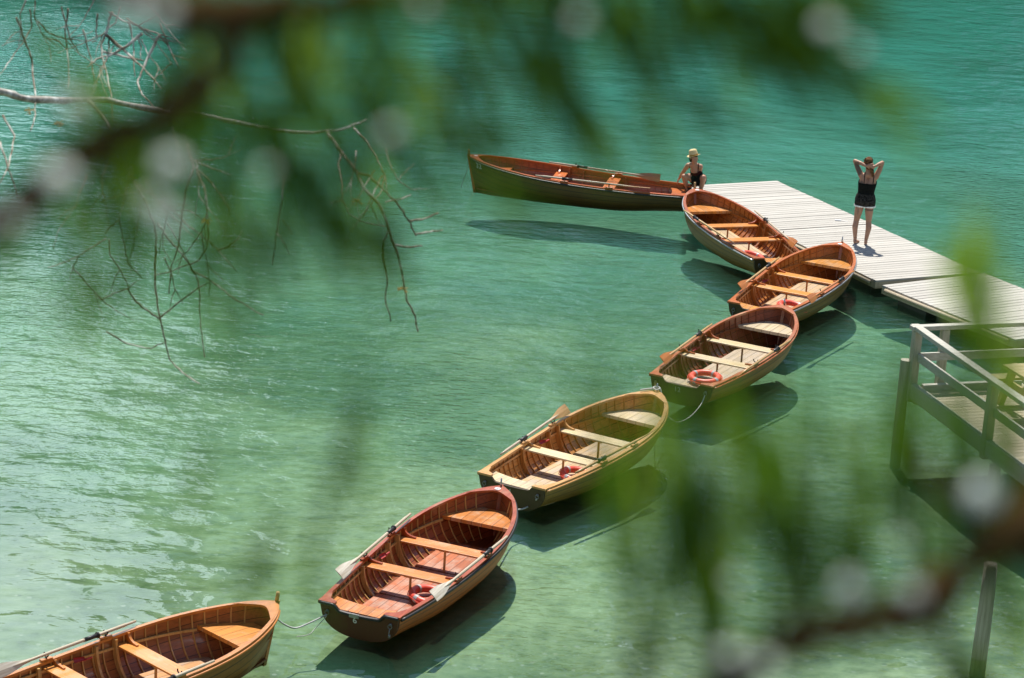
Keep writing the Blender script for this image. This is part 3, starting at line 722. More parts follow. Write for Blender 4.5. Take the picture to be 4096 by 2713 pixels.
# ------------------------------------------------------------------ floating docks
DZ = .28
def dock(label, nl, dirv, length, width, z=DZ, group='floating dock sections', trim=True):
    nl = Vector(nl); e = Vector(dirv).normalized(); nn = Vector((e.y, -e.x, 0))
    rz = math.atan2(nn.y, nn.x); root = empty('floating_dock', (nl.x, nl.y, 0), rz)   # local x across (plank axis), local y along
    tag(root, label, 'dock', group)
    rr = random.Random(int(nl.x * 100)); mb = MB(); k = 0; pw = .135; npk = int(length / pw)
    pw = length / npk
    for i in range(npk):
        mb.box((width / 2 + rr.uniform(-.006, .006), (i + .5) * pw, z - .016 + rr.uniform(-.0025, .0025)), (width, pw - .016, .032))
    mb.build('deck_planks', M['deck'], root)
    mb = MB()
    mb.box((.03, length / 2, z - .095), (.06, length - .02, .12)); mb.box((width - .03, length / 2, z - .095), (.06, length - .02, .12))
    mb.box((width / 2, .04, z - .095), (width - .13, .06, .12)); mb.box((width / 2, length - .04, z - .095), (width - .13, .06, .12))
    mb.build('frame', M['deckside'], root)
    if trim:
        MB().tube([(-.035, .15, z - .06), (-.035, length - .15, z - .06)], .035, 10).build('fender_rail', M['deckside'], root, smooth=True)
    mb = MB()
    for q in (.2, .5, .8): mb.box((width / 2, length * q, z - .3), (width - .25, length * .22, .28))
    mb.build('float', M['float'], root, bevel=.03)
    return root
nl = at(3504, 1123, DZ); fl = at(2720, 745, DZ); mid = at(3089, 922, DZ); nr_ = at(3934, 1094, DZ)
e = (fl - nl).normalized(); e.z = 0; ln = (fl - nl).length; wdt = 2.33
dock('outer end section of the pale plank floating dock with the crouching woman', mid + e * .012, e, ln / 2 - .02, wdt)
dock('middle section of the pale plank floating dock where the woman stands', nl, e, ln / 2 - .0, wdt)
a2 = at(3540, 1146, DZ); b2 = at(4066, 1361, DZ); e2 = (a2 - b2).normalized()
dock('near section of the floating dock running off to the right behind the railing', b2 + e2 * .03, e2, (a2 - b2).length + .06, 2.45)
b3 = b2 - e2 * .03; dock('last floating dock section at the right edge above the pier', b3 - e2 * 3.6 + Vector((.25, .1, 0)), e2, 3.55, 2.3)
c = at(*z2(1745, 830), DZ)
tag(MB().box(c + Vector((0, 0, .012)), (.12, .05, .02)).tube([c + Vector((.06, 0, .008)), c + Vector((.12, -.03, .008)), c + Vector((.19, -.05, .008))], .006, 6).build('cleat', M['white']), 'small white cleat with a short cord on the dock planks', 'cleat')

# ------------------------------------------------------------------ pier with railing
PZ = .9
C0 = at(*z7(330, 700), PZ); E1 = at(*z7(1168, 1330), PZ); Bk = at(*z7(1168, 200), PZ + .95)
u = (E1 - C0); u.z = 0; u.normalize(); vv = Bk - C0; vv.z = 0; vv.normalize()
LU, LV = 8.0, 4.2
pier = empty('railed_pier', (C0.x, C0.y, 0)); tag(pier, 'weathered wooden pier with post and rail fence at the right edge', 'pier')
Z = Vector((0, 0, 1))
def pp(a, b, z): return u * a + vv * b + Z * z
mb = MB(); nb = 62
for i in range(nb):
    a0 = LU * (i + .5) / nb; rot = Matrix((vv, -u, Z)).transposed()
    mb.box(pp(a0, LV / 2, PZ - .02), (LV, LU / nb - .012, .04), rot)
mb.build('deck_boards', M['pierdeck'], pier)
MB().beam(pp(-.06, -.06, PZ - .03), pp(LU, -.06, PZ - .03), .10, .24).build('side_beam', M['pierwood'], pier, bevel=.008)
MB().beam(pp(-.06, .0, PZ - .14), pp(-.06, LV, PZ - .14), .10, .24).build('end_beam', M['pierwood'], pier, bevel=.008)
MB().beam(pp(.06, .06, PZ + .04), pp(.06, 1.75, PZ + .04), .10, .1).build('kerb_beam', M['pierwood'], pier, bevel=.008)
for a0 in (-.08, 2.55, 5.1): 
    MB().box(pp(a0, -.06, PZ + .35), (.13, .13, 1.12), Matrix((u, -vv.cross(Z).cross(Z) if False else vv, Z)).transposed()).build('rail_post', M['pierpost'], pier, bevel=.01)
for b0 in (.42, 1.95, 3.5):
    MB().box(pp(-.1, b0, PZ + .36), (.11, .13, 1.1), Matrix((u, vv, Z)).transposed()).build('rail_post', M['pierpost'], pier, bevel=.01)
MB().beam(pp(-.2, -.06, PZ + .95), pp(LU, -.06, PZ + .95), .13, .07).build('hand_rail', M['pierwood'], pier, bevel=.008)
MB().beam(pp(-.1, -.16, PZ + .95), pp(-.1, LV, PZ + .95), .13, .068).build('hand_rail', M['pierwood'], pier, bevel=.008)
MB().beam(pp(-.05, -.02, PZ + .5), pp(LU, -.02, PZ + .5), .045, .13).build('mid_rail', M['pierwood'], pier, bevel=.006)
MB().beam(pp(-.04, 0.02, PZ + .5), pp(-.04, LV, PZ + .5), .045, .13).build('mid_rail', M['pierwood'], pier, bevel=.006)
for a0, b0, zt in ((-.18, -.15, PZ + .42), (3.0, -.12, PZ - .15), (6.2, -.12, PZ - .15), (-.1, 2.2, PZ - .26)):
    MB().tube([pp(a0, b0, -.7), pp(a0, b0, zt)], .085, 12).build('pile', M['pierpost'], pier)
# picnic table on the pier
TT = at(*z7(1000, 503), PZ + .75); table = empty('picnic_table', (TT.x, TT.y, PZ), math.atan2(vv.y, vv.x)); tag(table, 'wooden picnic table with bench seats standing on the pier', 'table')
mb = MB()
for k in range(5): mb.box((.9, -.075 - k * .148, .73), (1.8, .14, .04))
mb.build('table_top', M['table'], table)
for yb in (.33, -1.07): MB().box((.85, yb, .43), (1.75, .25, .04)).build('bench', M['table'], table, bevel=.006)
for xb in (.25, 1.55):
    mb = MB(); mb.beam((xb, .05, .71), (xb, .36, 0), .09, .09, (1, 0, 0)); mb.beam((xb, -.75, .71), (xb, -1.06, 0), .09, .09, (1, 0, 0))
    mb.box((xb + .05, -.37, .36), (.04, 1.55, .1)); mb.build('trestle', M['table'], table)
# gangway from the pier to the dock
ga = C0 + u * .2 + vv * 2.15; gb = at(*z7(1150, 345), .34) + Vector((.6, 1.2, 0)); g = empty('gangway', (0, 0, 0)); tag(g, 'sloping wooden gangway behind the pier railing', 'gangway')
pa = Vector((ga.x, ga.y + .15, PZ - .04)); pb = Vector((pa.x + .95, pa.y + 2.4, .36))
MB().beam(pa, pb, 1.1, .05).build('ramp_deck', M['table'], g)
for sx in (-.5, .5): MB().beam(pa + Vector((sx * .93, -sx * .35, .1)), pb + Vector((sx * .93, -sx * .35, .1)), .05, .16).build('ramp_side', M['table'], g)
# mooring post, lower right
mp = at(3905, 2713, -.28)
tag(MB().tube([(mp.x, mp.y, -.6), (mp.x + .01, mp.y, .3), (mp.x + .015, mp.y, .9), (mp.x + .01, mp.y, 1.25)], [.10, .098, .09, .085], 14).build('mooring_post', M['pierpost'], smooth=True), 'round wooden mooring post rising from the shallows in the lower right corner', 'post')

# ------------------------------------------------------------------ people
def capsule(bm, p0, r0, p1, r1):
    vs = []
    for c, r in ((Vector(p0), r0), (Vector(p1), r1)):
        g = bmesh.ops.create_uvsphere(bm, u_segments=14, v_segments=9, radius=r); vs += g['verts']
        for v in g['verts']: v.co += c
    tmp = bmesh.new(); nv = [tmp.verts.new(v.co) for v in vs]
    res = bmesh.ops.convex_hull(tmp, input=nv); dead = list({x for x in res['geom_interior'] + res['geom_unused'] if isinstance(x, bmesh.types.BMVert)})
    bmesh.ops.delete(tmp, geom=dead, context='VERTS')
    bmesh.ops.delete(bm, geom=vs, context='VERTS')
    mp = {v: bm.verts.new(v.co) for v in tmp.verts}
    for f in tmp.faces: bm.faces.new([mp[v] for v in f.verts])
    tmp.free()
def blob(caps, voxel=.008, smooth=6):
    bm = bmesh.new()
    for c in caps: capsule(bm, *c)
    me = bpy.data.meshes.new('tmp'); bm.to_mesh(me); bm.free()
    o = bpy.data.objects.new('tmp', me); col.objects.link(o)
    md = o.modifiers.new('r', 'REMESH'); md.mode = 'VOXEL'; md.voxel_size = voxel
    dg = bpy.context.evaluated_depsgraph_get(); dg.update(); ev = o.evaluated_get(dg); m2 = bpy.data.meshes.new_from_object(ev)
    bpy.data.objects.remove(o); bpy.data.meshes.remove(me)
    bm = bmesh.new(); bm.from_mesh(m2)
    for _ in range(smooth): bmesh.ops.smooth_vert(bm, verts=bm.verts, factor=.5, use_axis_x=True, use_axis_y=True, use_axis_z=True)
    bm.normal_update(); bm.to_mesh(m2); bm.free()
    for p in m2.polygons: p.use_smooth = True
    return m2
def cloth(me, pred, off, name, ma, parent):
    bm = bmesh.new(); bm.from_mesh(me); bm.normal_update()
    bmesh.ops.delete(bm, geom=[f for f in bm.faces if not pred(f.calc_center_median(), f.normal)], context='FACES')
    for v in bm.verts: v.co += v.normal * off
    if not bm.verts: bm.free(); return None
    m2 = bpy.data.meshes.new(name); bm.to_mesh(m2); bm.free()
    m2.materials.clear(); m2.materials.append(ma)
    o = bpy.data.objects.new(name, m2); col.objects.link(o); o.parent = parent
    sm = o.modifiers.new('t', 'SOLIDIFY'); sm.thickness = .008; sm.offset = -1
    return o
def blob_part(name, caps, ma, parent, voxel=.008, smooth=4):
    me = blob(caps, voxel, smooth); me.name = name; me.materials.append(ma)
    o = bpy.data.objects.new(name, me); col.objects.link(o); o.parent = parent; return o
def hand_caps(wr, dirv, palm_n, curl, size=1.0, thumb=1):
    """wrist, finger direction, palm normal; five unequal bent fingers"""
    wr, d, n = Vector(wr), Vector(dirv).normalized(), Vector(palm_n).normalized(); n = (n - d * n.dot(d)).normalized(); sd_ = d.cross(n)
    out = []; pe = wr + d * .085 * size
    out.append((wr, .024 * size, wr + d * .03, .026 * size))
    for k in range(4):
        off = sd_ * (.026 - .0175 * k) * size
        out.append((wr + d * .02 + off * .6, .014 * size, pe + off, .0115 * size))
        ln = (.068, .078, .072, .056)[k] * size
        d1 = (d * math.cos(curl * .6) + n * math.sin(curl * .6)); d2 = (d * math.cos(curl * 1.7) + n * math.sin(curl * 1.7))
        k1 = pe + off + d1 * ln * .5; out.append((pe + off, .0095 * size, k1, .009 * size)); out.append((k1, .009 * size, k1 + d2 * ln * .5, .0075 * size))
    tb = wr + d * .022 + sd_ * thumb * .022 * size; t1 = tb + (d * .6 + sd_ * thumb * .7 + n * .3).normalized() * .04 * size
    out.append((tb, .013 * size, t1, .0105 * size)); out.append((t1, .0105 * size, t1 + (d * .85 + sd_ * thumb * .2 + n * .35).normalized() * .03 * size, .0085 * size))
    return out
def skin_mat(name, c, marks=()):
    ma, nt, bs, n, l = mat(name)
    tc = node(nt, 'ShaderNodeTexCoord'); f = noise(nt, tc.outputs['Object'], 9, 3)
    cc = ramp(nt, f, [(.3, tuple(x * .86 for x in c)), (.7, c)])
    f2 = noise(nt, tc.outputs['Object'], 45, 3, .7)
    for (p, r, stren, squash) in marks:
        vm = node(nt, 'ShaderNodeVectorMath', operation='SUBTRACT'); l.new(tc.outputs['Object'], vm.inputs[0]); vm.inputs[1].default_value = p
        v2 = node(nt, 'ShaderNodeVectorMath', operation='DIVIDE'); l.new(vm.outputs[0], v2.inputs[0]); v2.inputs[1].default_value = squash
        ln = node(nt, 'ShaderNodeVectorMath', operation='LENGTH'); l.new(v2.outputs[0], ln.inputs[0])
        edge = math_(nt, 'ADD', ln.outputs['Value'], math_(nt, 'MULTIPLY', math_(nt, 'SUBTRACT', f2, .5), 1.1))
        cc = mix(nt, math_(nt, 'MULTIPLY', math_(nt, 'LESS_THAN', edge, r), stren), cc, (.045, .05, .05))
    l.new(cc, bs.inputs['Base Color']); bs.inputs['Roughness'].default_value = .5
    bs.inputs['Subsurface Weight'].default_value = .08; bs.inputs['Subsurface Radius'].default_value = (.02, .008, .004)
    return ma
def fabric(name, c, c2=None, sc=30):
    ma, nt, bs, n, l = mat(name); tc = node(nt, 'ShaderNodeTexCoord'); f = noise(nt, tc.outputs['Object'], sc, 4, .7)
    l.new(ramp(nt, f, [(.42, c), (.6, c2 or tuple(x * 1.5 for x in c))]), bs.inputs['Base Color']); bs.inputs['Roughness'].default_value = .9; bs.inputs['Specular IOR Level'].default_value = .15
    return ma
M['camitop'] = fabric('black jersey', (.006, .0075, .0065))
M['shorts'] = fabric('black patterned cotton', (.007, .008, .007), (.055, .052, .045), 38)
M['hem'] = fabric('white hem', (.75, .75, .72))
M['hair'] = fabric('chestnut hair', (.05, .024, .012), (.20, .10, .045), 26)
M['darkhair'] = fabric('dark hair', (.018, .011, .008), (.04, .022, .013), 40)
M['navy'] = fabric('navy swimsuit cloth', (.008, .010, .016), (.014, .016, .026))
M['burgundy'] = fabric('burgundy cloth', (.05, .010, .014))
M['straw'] = fabric('straw', (.70, .52, .24), (.88, .76, .48), 60)
M['eye'] = plain('dark eye', (.02, .012, .01), .2)
M['shoe'] = plain('dark shoe', (.03, .025, .022), .6)

# standing woman, seen from behind, hands clasped at the back of the head
fp = at(3443, 977, DZ); az = math.atan2(fp.x, fp.y)
pr = empty('person', fp, -az); tag(pr, 'person seen from behind in black top and shorts, hands clasped behind the head', 'person')
caps = []
def limb(*pts):
    for (a, ra), (b, rb) in zip(pts, pts[1:]): caps.append((a, ra, b, rb))
for hx, kx, cx, ax, toe in ((-.088, -.128, -.142, -.118, (-.045, .10, .022)), (.088, .105, .118, .092, (.085, .17, .022))):
    limb(((hx, -.01, .82), .092), ((hx + (kx - hx) * .5, .0, .64), .078), ((kx, .015, .46), .055), ((cx, -.018, .34), .057), ((ax, -.005, .10), .035))
    limb(((ax, -.03, .045), .033), ((ax * .6 + toe[0] * .4, .05, .04), .031), (toe, .022))
    limb(((ax, -.005, .10), .034), ((ax, -.02, .05), .034))
limb(((-.075, -.02, .86), .108), ((-.07, -.01, .93), .098)); limb(((.075, -.02, .86), .108), ((.07, -.01, .93), .098)); limb(((-.075, -.02, .86), .105), ((.075, -.02, .86), .105))
limb(((-.045, .0, .93), .1), ((-.05, .01, 1.05), .088), ((-.055, .0, 1.2), .095), ((-.075, .0, 1.30), .07)); limb(((.045, .0, .93), .1), ((.05, .01, 1.05), .088), ((.07, .0, 1.2), .095), ((.11, .0, 1.31), .07))
limb(((-.1, 0, 1.33), .055), ((.0, -.005, 1.38), .058), ((.14, 0, 1.34), .055))
limb(((.01, .0, 1.36), .056), ((-.005, .02, 1.50), .05)); limb(((-.012, .03, 1.57), .078), ((-.012, .02, 1.615), .086)); limb(((-.012, .06, 1.53), .05), ((-.012, .075, 1.56), .05)); limb(((-.012, .115, 1.56), .012), ((-.012, .12, 1.575), .008))
for sg in (-1, 1): limb(((-.012 + sg * .083, .02, 1.57), .018), ((-.012 + sg * .085, .018, 1.595), .018))
limb(((-.115, 0, 1.335), .058), ((-.20, .02, 1.48), .05), ((-.268, .035, 1.61), .042), ((-.16, -.05, 1.60), .038), ((-.055, -.10, 1.565), .027))
limb(((.155, 0, 1.345), .058), ((.21, .02, 1.48), .05), ((.25, .035, 1.625), .042), ((.19, -.05, 1.61), .037), ((.125, -.10, 1.58), .027))
caps += hand_caps((-.05, -.105, 1.563), (.95, -.1, .28), (0, 1, 0), .55, 1.0, -1)
caps += hand_caps((.12, -.105, 1.578), (-.9, -.12, -.38), (0, 1, 0), .6, .95, 1)
me = blob(caps, .0075, 4); me.name = 'body'
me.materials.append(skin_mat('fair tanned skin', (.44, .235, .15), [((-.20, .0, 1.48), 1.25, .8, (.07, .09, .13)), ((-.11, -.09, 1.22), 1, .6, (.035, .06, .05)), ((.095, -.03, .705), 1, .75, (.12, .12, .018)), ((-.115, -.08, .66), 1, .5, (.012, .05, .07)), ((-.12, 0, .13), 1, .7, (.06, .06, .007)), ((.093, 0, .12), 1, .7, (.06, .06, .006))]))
bo = bpy.data.objects.new('body', me); col.objects.link(bo); bo.parent = pr
torso = lambda c: abs(c.x - .01) < .185
cloth(me, lambda c, n: .965 < c.z < (1.215 + (.035 if c.y > 0.02 else 0) + .05 * max(0, abs(c.x - .015) - .09)) and torso(c), .022, 'camisole', M['camitop'], pr)
cloth(me, lambda c, n: .772 < c.z < 1.0 and torso(c), .024, 'shorts', M['shorts'], pr)
cloth(me, lambda c, n: .755 < c.z < .785 and torso(c), .032, 'shorts_hem', M['hem'], pr)
cloth(me, lambda c, n: c.z > 1.2 and c.z < 1.42 and (abs(c.x + .055) < .008 or abs(c.x - .115) < .008), .004, 'shoulder_strap', M['camitop'], pr)
rnd = random.Random(9); hc = [((-.012, .0, 1.63), .088, (-.012, -.02, 1.60), .086), ((-.012, .04, 1.65), .07, (-.012, -.03, 1.64), .08), ((.0, -.05, 1.53), .05, (-.01, -.04, 1.58), .07)]
for k in range(26):
    a = rnd.uniform(0, 6.28); ph = rnd.uniform(.1, 1.3); p = Vector((-.012 + .085 * math.sin(ph) * math.cos(a), -.012 + .085 * math.sin(ph) * math.sin(a), 1.625 + .085 * math.cos(ph)))
    hc.append((p, .014, p + Vector((rnd.uniform(-.02, .02), rnd.uniform(-.02, .01), rnd.uniform(-.02, .02))), .011))
hc += [((.03, -.09, 1.55), .03, (.075, -.105, 1.48), .036), ((.075, -.105, 1.48), .036, (.09, -.08, 1.41), .028), ((.09, -.08, 1.41), .026, (.085, -.08, 1.36), .012), ((.06, -.1, 1.45), .022, (.11, -.1, 1.42), .016)]
blob_part('hair', hc, M['hair'], pr, .008, 2)

# crouching woman with a straw hat at the end of the dock
fp = at(2802, 776, DZ); az = math.atan2(fp.x, fp.y)
pr = empty('person', fp, -az); tag(pr, 'person in a straw hat crouching at the dock end, reaching for two boats', 'person')
inv = Matrix.Translation(fp) @ Matrix.Rotation(-az, 4, 'Z'); inv = inv.inverted()
H32 = BO['32'][1]; yaw = BO['32'][0].rotation_euler.z
tq = .06; g1 = in_boat('32', (-H32.L / 2 + H32.L * tq, -H32.b(tq), H32.zg(tq) + .03)); H1 = inv @ g1
hb2 = BO['B2'][1]; g2 = in_boat('B2', (hb2.L / 2, 0, .80)); H2 = inv @ g2
caps = []
shL, shR = Vector((-.30, -.10, .60)), Vector((-.045, -.12, .60))
limb(((-.10, .1, .25), .105), ((-.02, .1, .25), .105))
limb(((-.06, .09, .27), .12), ((-.095, .03, .40), .098), ((-.15, -.06, .51), .10), ((-.185, -.11, .61), .062))
limb((shL + Vector((.03, .01, 0)), .055), ((-.185, -.12, .63), .055), (shR - Vector((.03, 0, 0)), .055))
limb(((-.185, -.12, .63), .048), ((-.192, -.165, .70), .044)); 
hd = Vector((-.19, -.18, .765)); fdir = Vector((.62, -.72, -.12)).normalized(); fs = fdir.cross(Vector((0, 0, 1))).normalized(); fu = fs.cross(fdir)
def hp(f, s_, u_): return hd + fdir * f + fs * s_ + fu * u_
limb((hp(-.02, 0, .02), .082), (hp(.012, 0, .0), .078)); limb((hp(.03, 0, -.03), .058), (hp(.048, 0, -.075), .036)); limb((hp(.085, 0, .005), .008), (hp(.103, 0, -.028), .013)); limb((hp(.085, -.015, -.062), .008), (hp(.085, .015, -.062), .008))
for sg in (-1, 1): limb((hp(-.01, sg * .076, -.01), .014), (hp(-.012, sg * .08, .018), .015))
elL = shL.lerp(H1, .5) + Vector((-.035, .03, -.03)); 
dL = (H1 - elL).normalized(); wrL = H1 - dL * .05 + Vector((0, 0, .03))
limb((shL, .05), (shL.lerp(elL, .5), .043), (elL, .036), (elL.lerp(wrL, .4), .035), (wrL, .024))
caps += hand_caps(wrL, (H1 - wrL) + Vector((-.03, -.02, 0)), (0, 0, -1), .7, .9, 1)
best = None
for q in range(200):      # the reachable point of the bow post's line of sight: hand low in front of the knee
    P_ = inv @ at(2781, 738, .34 + q * .003)
    if best is None or abs((P_ - shR).length - .55) < best[0]: best = (abs((P_ - shR).length - .55), P_)
H2 = best[1]
elR = shR.lerp(H2, .5) + Vector((.02, .02, -.035)); wrR = H2 - (H2 - elR).normalized() * .06
limb((shR, .05), (shR.lerp(elR, .5), .043), (elR, .036), (elR.lerp(wrR, .4), .035), (wrR, .024))
caps += hand_caps(wrR, H2 - elR, (-.6, 0, -.6), .9, .9, -1)
limb(((-.01, .09, .26), .10), ((.02, -.08, .35), .078), ((.035, -.22, .40), .056)); limb(((.035, -.22, .40), .055), ((.02, -.13, .25), .052), ((.0, .0, .08), .034)); limb(((.0, .03, .04), .033), ((.0, -.05, .04), .034), ((-.015, -.14, .026), .026))
limb(((-.12, .09, .26), .10), ((-.25, -.03, .34), .078), ((-.365, -.14, .37), .056)); limb(((-.365, -.14, .37), .055), ((-.32, -.08, .22), .052), ((-.26, .0, .08), .034)); limb(((-.26, .03, .04), .033), ((-.285, -.06, .04), .034), ((-.31, -.14, .026), .026))
me = blob(caps, .0075, 4); me.name = 'body'; me.materials.append(skin_mat('tanned skin', (.55, .30, .20)))
bo = bpy.data.objects.new('body', me); col.objects.link(bo); bo.parent = pr
ax0, ax1 = Vector((-.06, .09, .27)), Vector((-.185, -.11, .61)); axd = (ax1 - ax0).normalized()
def near(c): 
    q = (c - ax0).dot(axd); return q, (c - ax0 - axd * q).length
cloth(me, lambda c, n: -.16 < near(c)[0] < .215 + .0 * n.z and near(c)[1] < .175 and c.y > -.21 and not (c.x < -.23 and c.z < .36), .012, 'swimsuit', M['navy'], pr)
cloth(me, lambda c, n: .2 < near(c)[0] < .29 and near(c)[1] < .125, .011, 'swimsuit_top', M['burgundy'], pr)
cloth(me, lambda c, n: .26 < near(c)[0] < .44 and near(c)[1] < .13 and (abs(c.x + .265) < .009 or abs(c.x + .09) < .009) and c.z < .7, .004, 'shoulder_strap', M['burgundy'], pr)
blob_part('hair', [(hp(-.025, 0, .03), .086, hp(-.05, 0, -.03), .066), (hp(-.012, 0, .05), .076, hp(-.03, 0, .04), .08), (hp(.0, .06, -.01), .03, hp(-.02, .06, -.05), .026), (hp(.0, -.06, -.01), .03, hp(-.02, -.06, -.05), .026)], M['darkhair'], pr, .008, 2)
for sg in (-1, 1):
    blob_part('eye', [(hp(.073, sg * .03, .004), .011, hp(.074, sg * .034, .004), .010)], M['eye'], pr, .004, 1)
hu = (fu * .9 - fdir * .34 + fs * .16).normalized(); hx_ = fs.cross(hu).normalized(); hy_ = hu.cross(hx_); hc0 = hp(-.022, 0, .052)
prof = [(.0, .135), (.05, .137), (.075, .125), (.084, .095), (.092, .03), (.094, .0), (.115, -.008), (.135, -.002), (.137, .004), (.115, -.002), (.09, .006)]
rows = []
for r_, z_ in prof:
    row = []
    for k in range(28):
        a = 2 * math.pi * k / 28; dent = -.02 * math.exp(-((math.sin(a)) / .35) ** 2) if z_ > .13 and r_ < .03 else 0
        row.append(hc0 + hx_ * r_ * math.cos(a) * 1.08 + hy_ * r_ * math.sin(a) * .95 + hu * (z_ + dent + (.018 * math.cos(a) ** 2 if r_ > .11 else 0)))
    rows.append(row)
hat = MB().grid(rows, True).build('straw_hat', M['straw'], pr, smooth=True)
rows = [[hc0 + hx_ * r_ * math.cos(a) * 1.08 + hy_ * r_ * math.sin(a) * .95 + hu * z_ for a in [2 * math.pi * k / 28 for k in range(28)]] for r_, z_ in ((.0955, .004), (.0945, .036))]
MB().grid(rows, True).build('hat_band', plain('tan hat band', (.42, .24, .06), .8), hat)

# ------------------------------------------------------------------ bare grey tree on the left, its twigs hanging over the water
def zA(x, y): return (x * .3416, y * .3416)
def zB(x, y): return (173.4 + x * .4054, 288.9 + y * .4054)
def fo(vx, vy, d): return dep(vx * 1.73046, vy * 1.73046, d)
def dd(vx, vy): return 11 + .7 * math.sin(vx / 170) + .5 * math.sin(vy / 130 + 1)
ma, nt, bs, n, l = mat('grey lichened bark'); geo = node(nt, 'ShaderNodeNewGeometry'); f = noise(nt, geo.outputs['Position'], 16, 4, .7)
l.new(ramp(nt, f, [(.3, (.16, .13, .10)), (.48, (.38, .36, .32)), (.66, (.68, .68, .65))]), bs.inputs['Base Color']); bs.inputs['Roughness'].default_value = .9
M['greybark'] = ma
ma, nt, bs, n, l = mat('brown twig bark'); geo = node(nt, 'ShaderNodeNewGeometry'); f = noise(nt, geo.outputs['Position'], 11, 4, .7)
l.new(ramp(nt, f, [(.34, (.07, .052, .03)), (.48, (.24, .20, .145)), (.62, (.56, .54, .49))]), bs.inputs['Base Color']); bs.inputs['Roughness'].default_value = .9
M['twigbark'] = ma
tree = empty('bare_tree', (-4.4, 10.7, 5.8)); tag(tree, 'bare grey branch with hanging leafless twigs over the water at left', 'tree')
rnd = random.Random(21)
def vline(pts, r0, r1, name, f=None, jit=1.6):
    P = [f(*p) if f else p for p in pts]; out = []; rad = []
    tot = len(P)
    for i in range(tot - 1):
        for k in range(4):
            q = k / 4; x = P[i][0] * (1 - q) + P[i + 1][0] * q; y = P[i][1] * (1 - q) + P[i + 1][1] * q
            if k: x += rnd.uniform(-jit, jit); y += rnd.uniform(-jit, jit)
            out.append((x, y)); rad.append(r0 + (r1 - r0) * (i + q) / (tot - 1))
    out.append(P[-1]); rad.append(r1)
    pts3 = [fo(x, y, dd(x, y)) for x, y in out]
    rr = [r * dd(*o) / 6234 * rnd.uniform(.85, 1.2) for r, o in zip(rad, out)]
    mb = MB().tube(pts3, rr, 6)
    o = mb.build(name, M['greybark' if name == 'limb' else 'twigbark'], None, smooth=True)
    o.parent = tree; o.matrix_parent_inverse = Matrix.Translation((4.4, -10.7, -5.8)); return o
tb = fo(-170, 150, dd(-60, 195)); 
o = MB().tube([(-4.4, 10.7, 5.6), (-4.3, 10.7, 8.0), (-4.25, 10.7, 10.8), (-4.1, 10.7, 13.5)], [.16, .14, .11, .06], 10).build('trunk', M['greybark']); o.parent = tree; o.matrix_parent_inverse = Matrix.Translation((4.4, -10.7, -5.8))
vline([(-900, 60), (-500, 110), (-170, 165), (-60, 195), (0, 212), (60, 228), (150, 233), (250, 231), (330, 248), (400, 262), (480, 268), (560, 285), (640, 302), (720, 308)], 11, 3.6, 'limb')
vline([(720, 308), (790, 300), (845, 278)], 3.6, 2.4, 'limb')
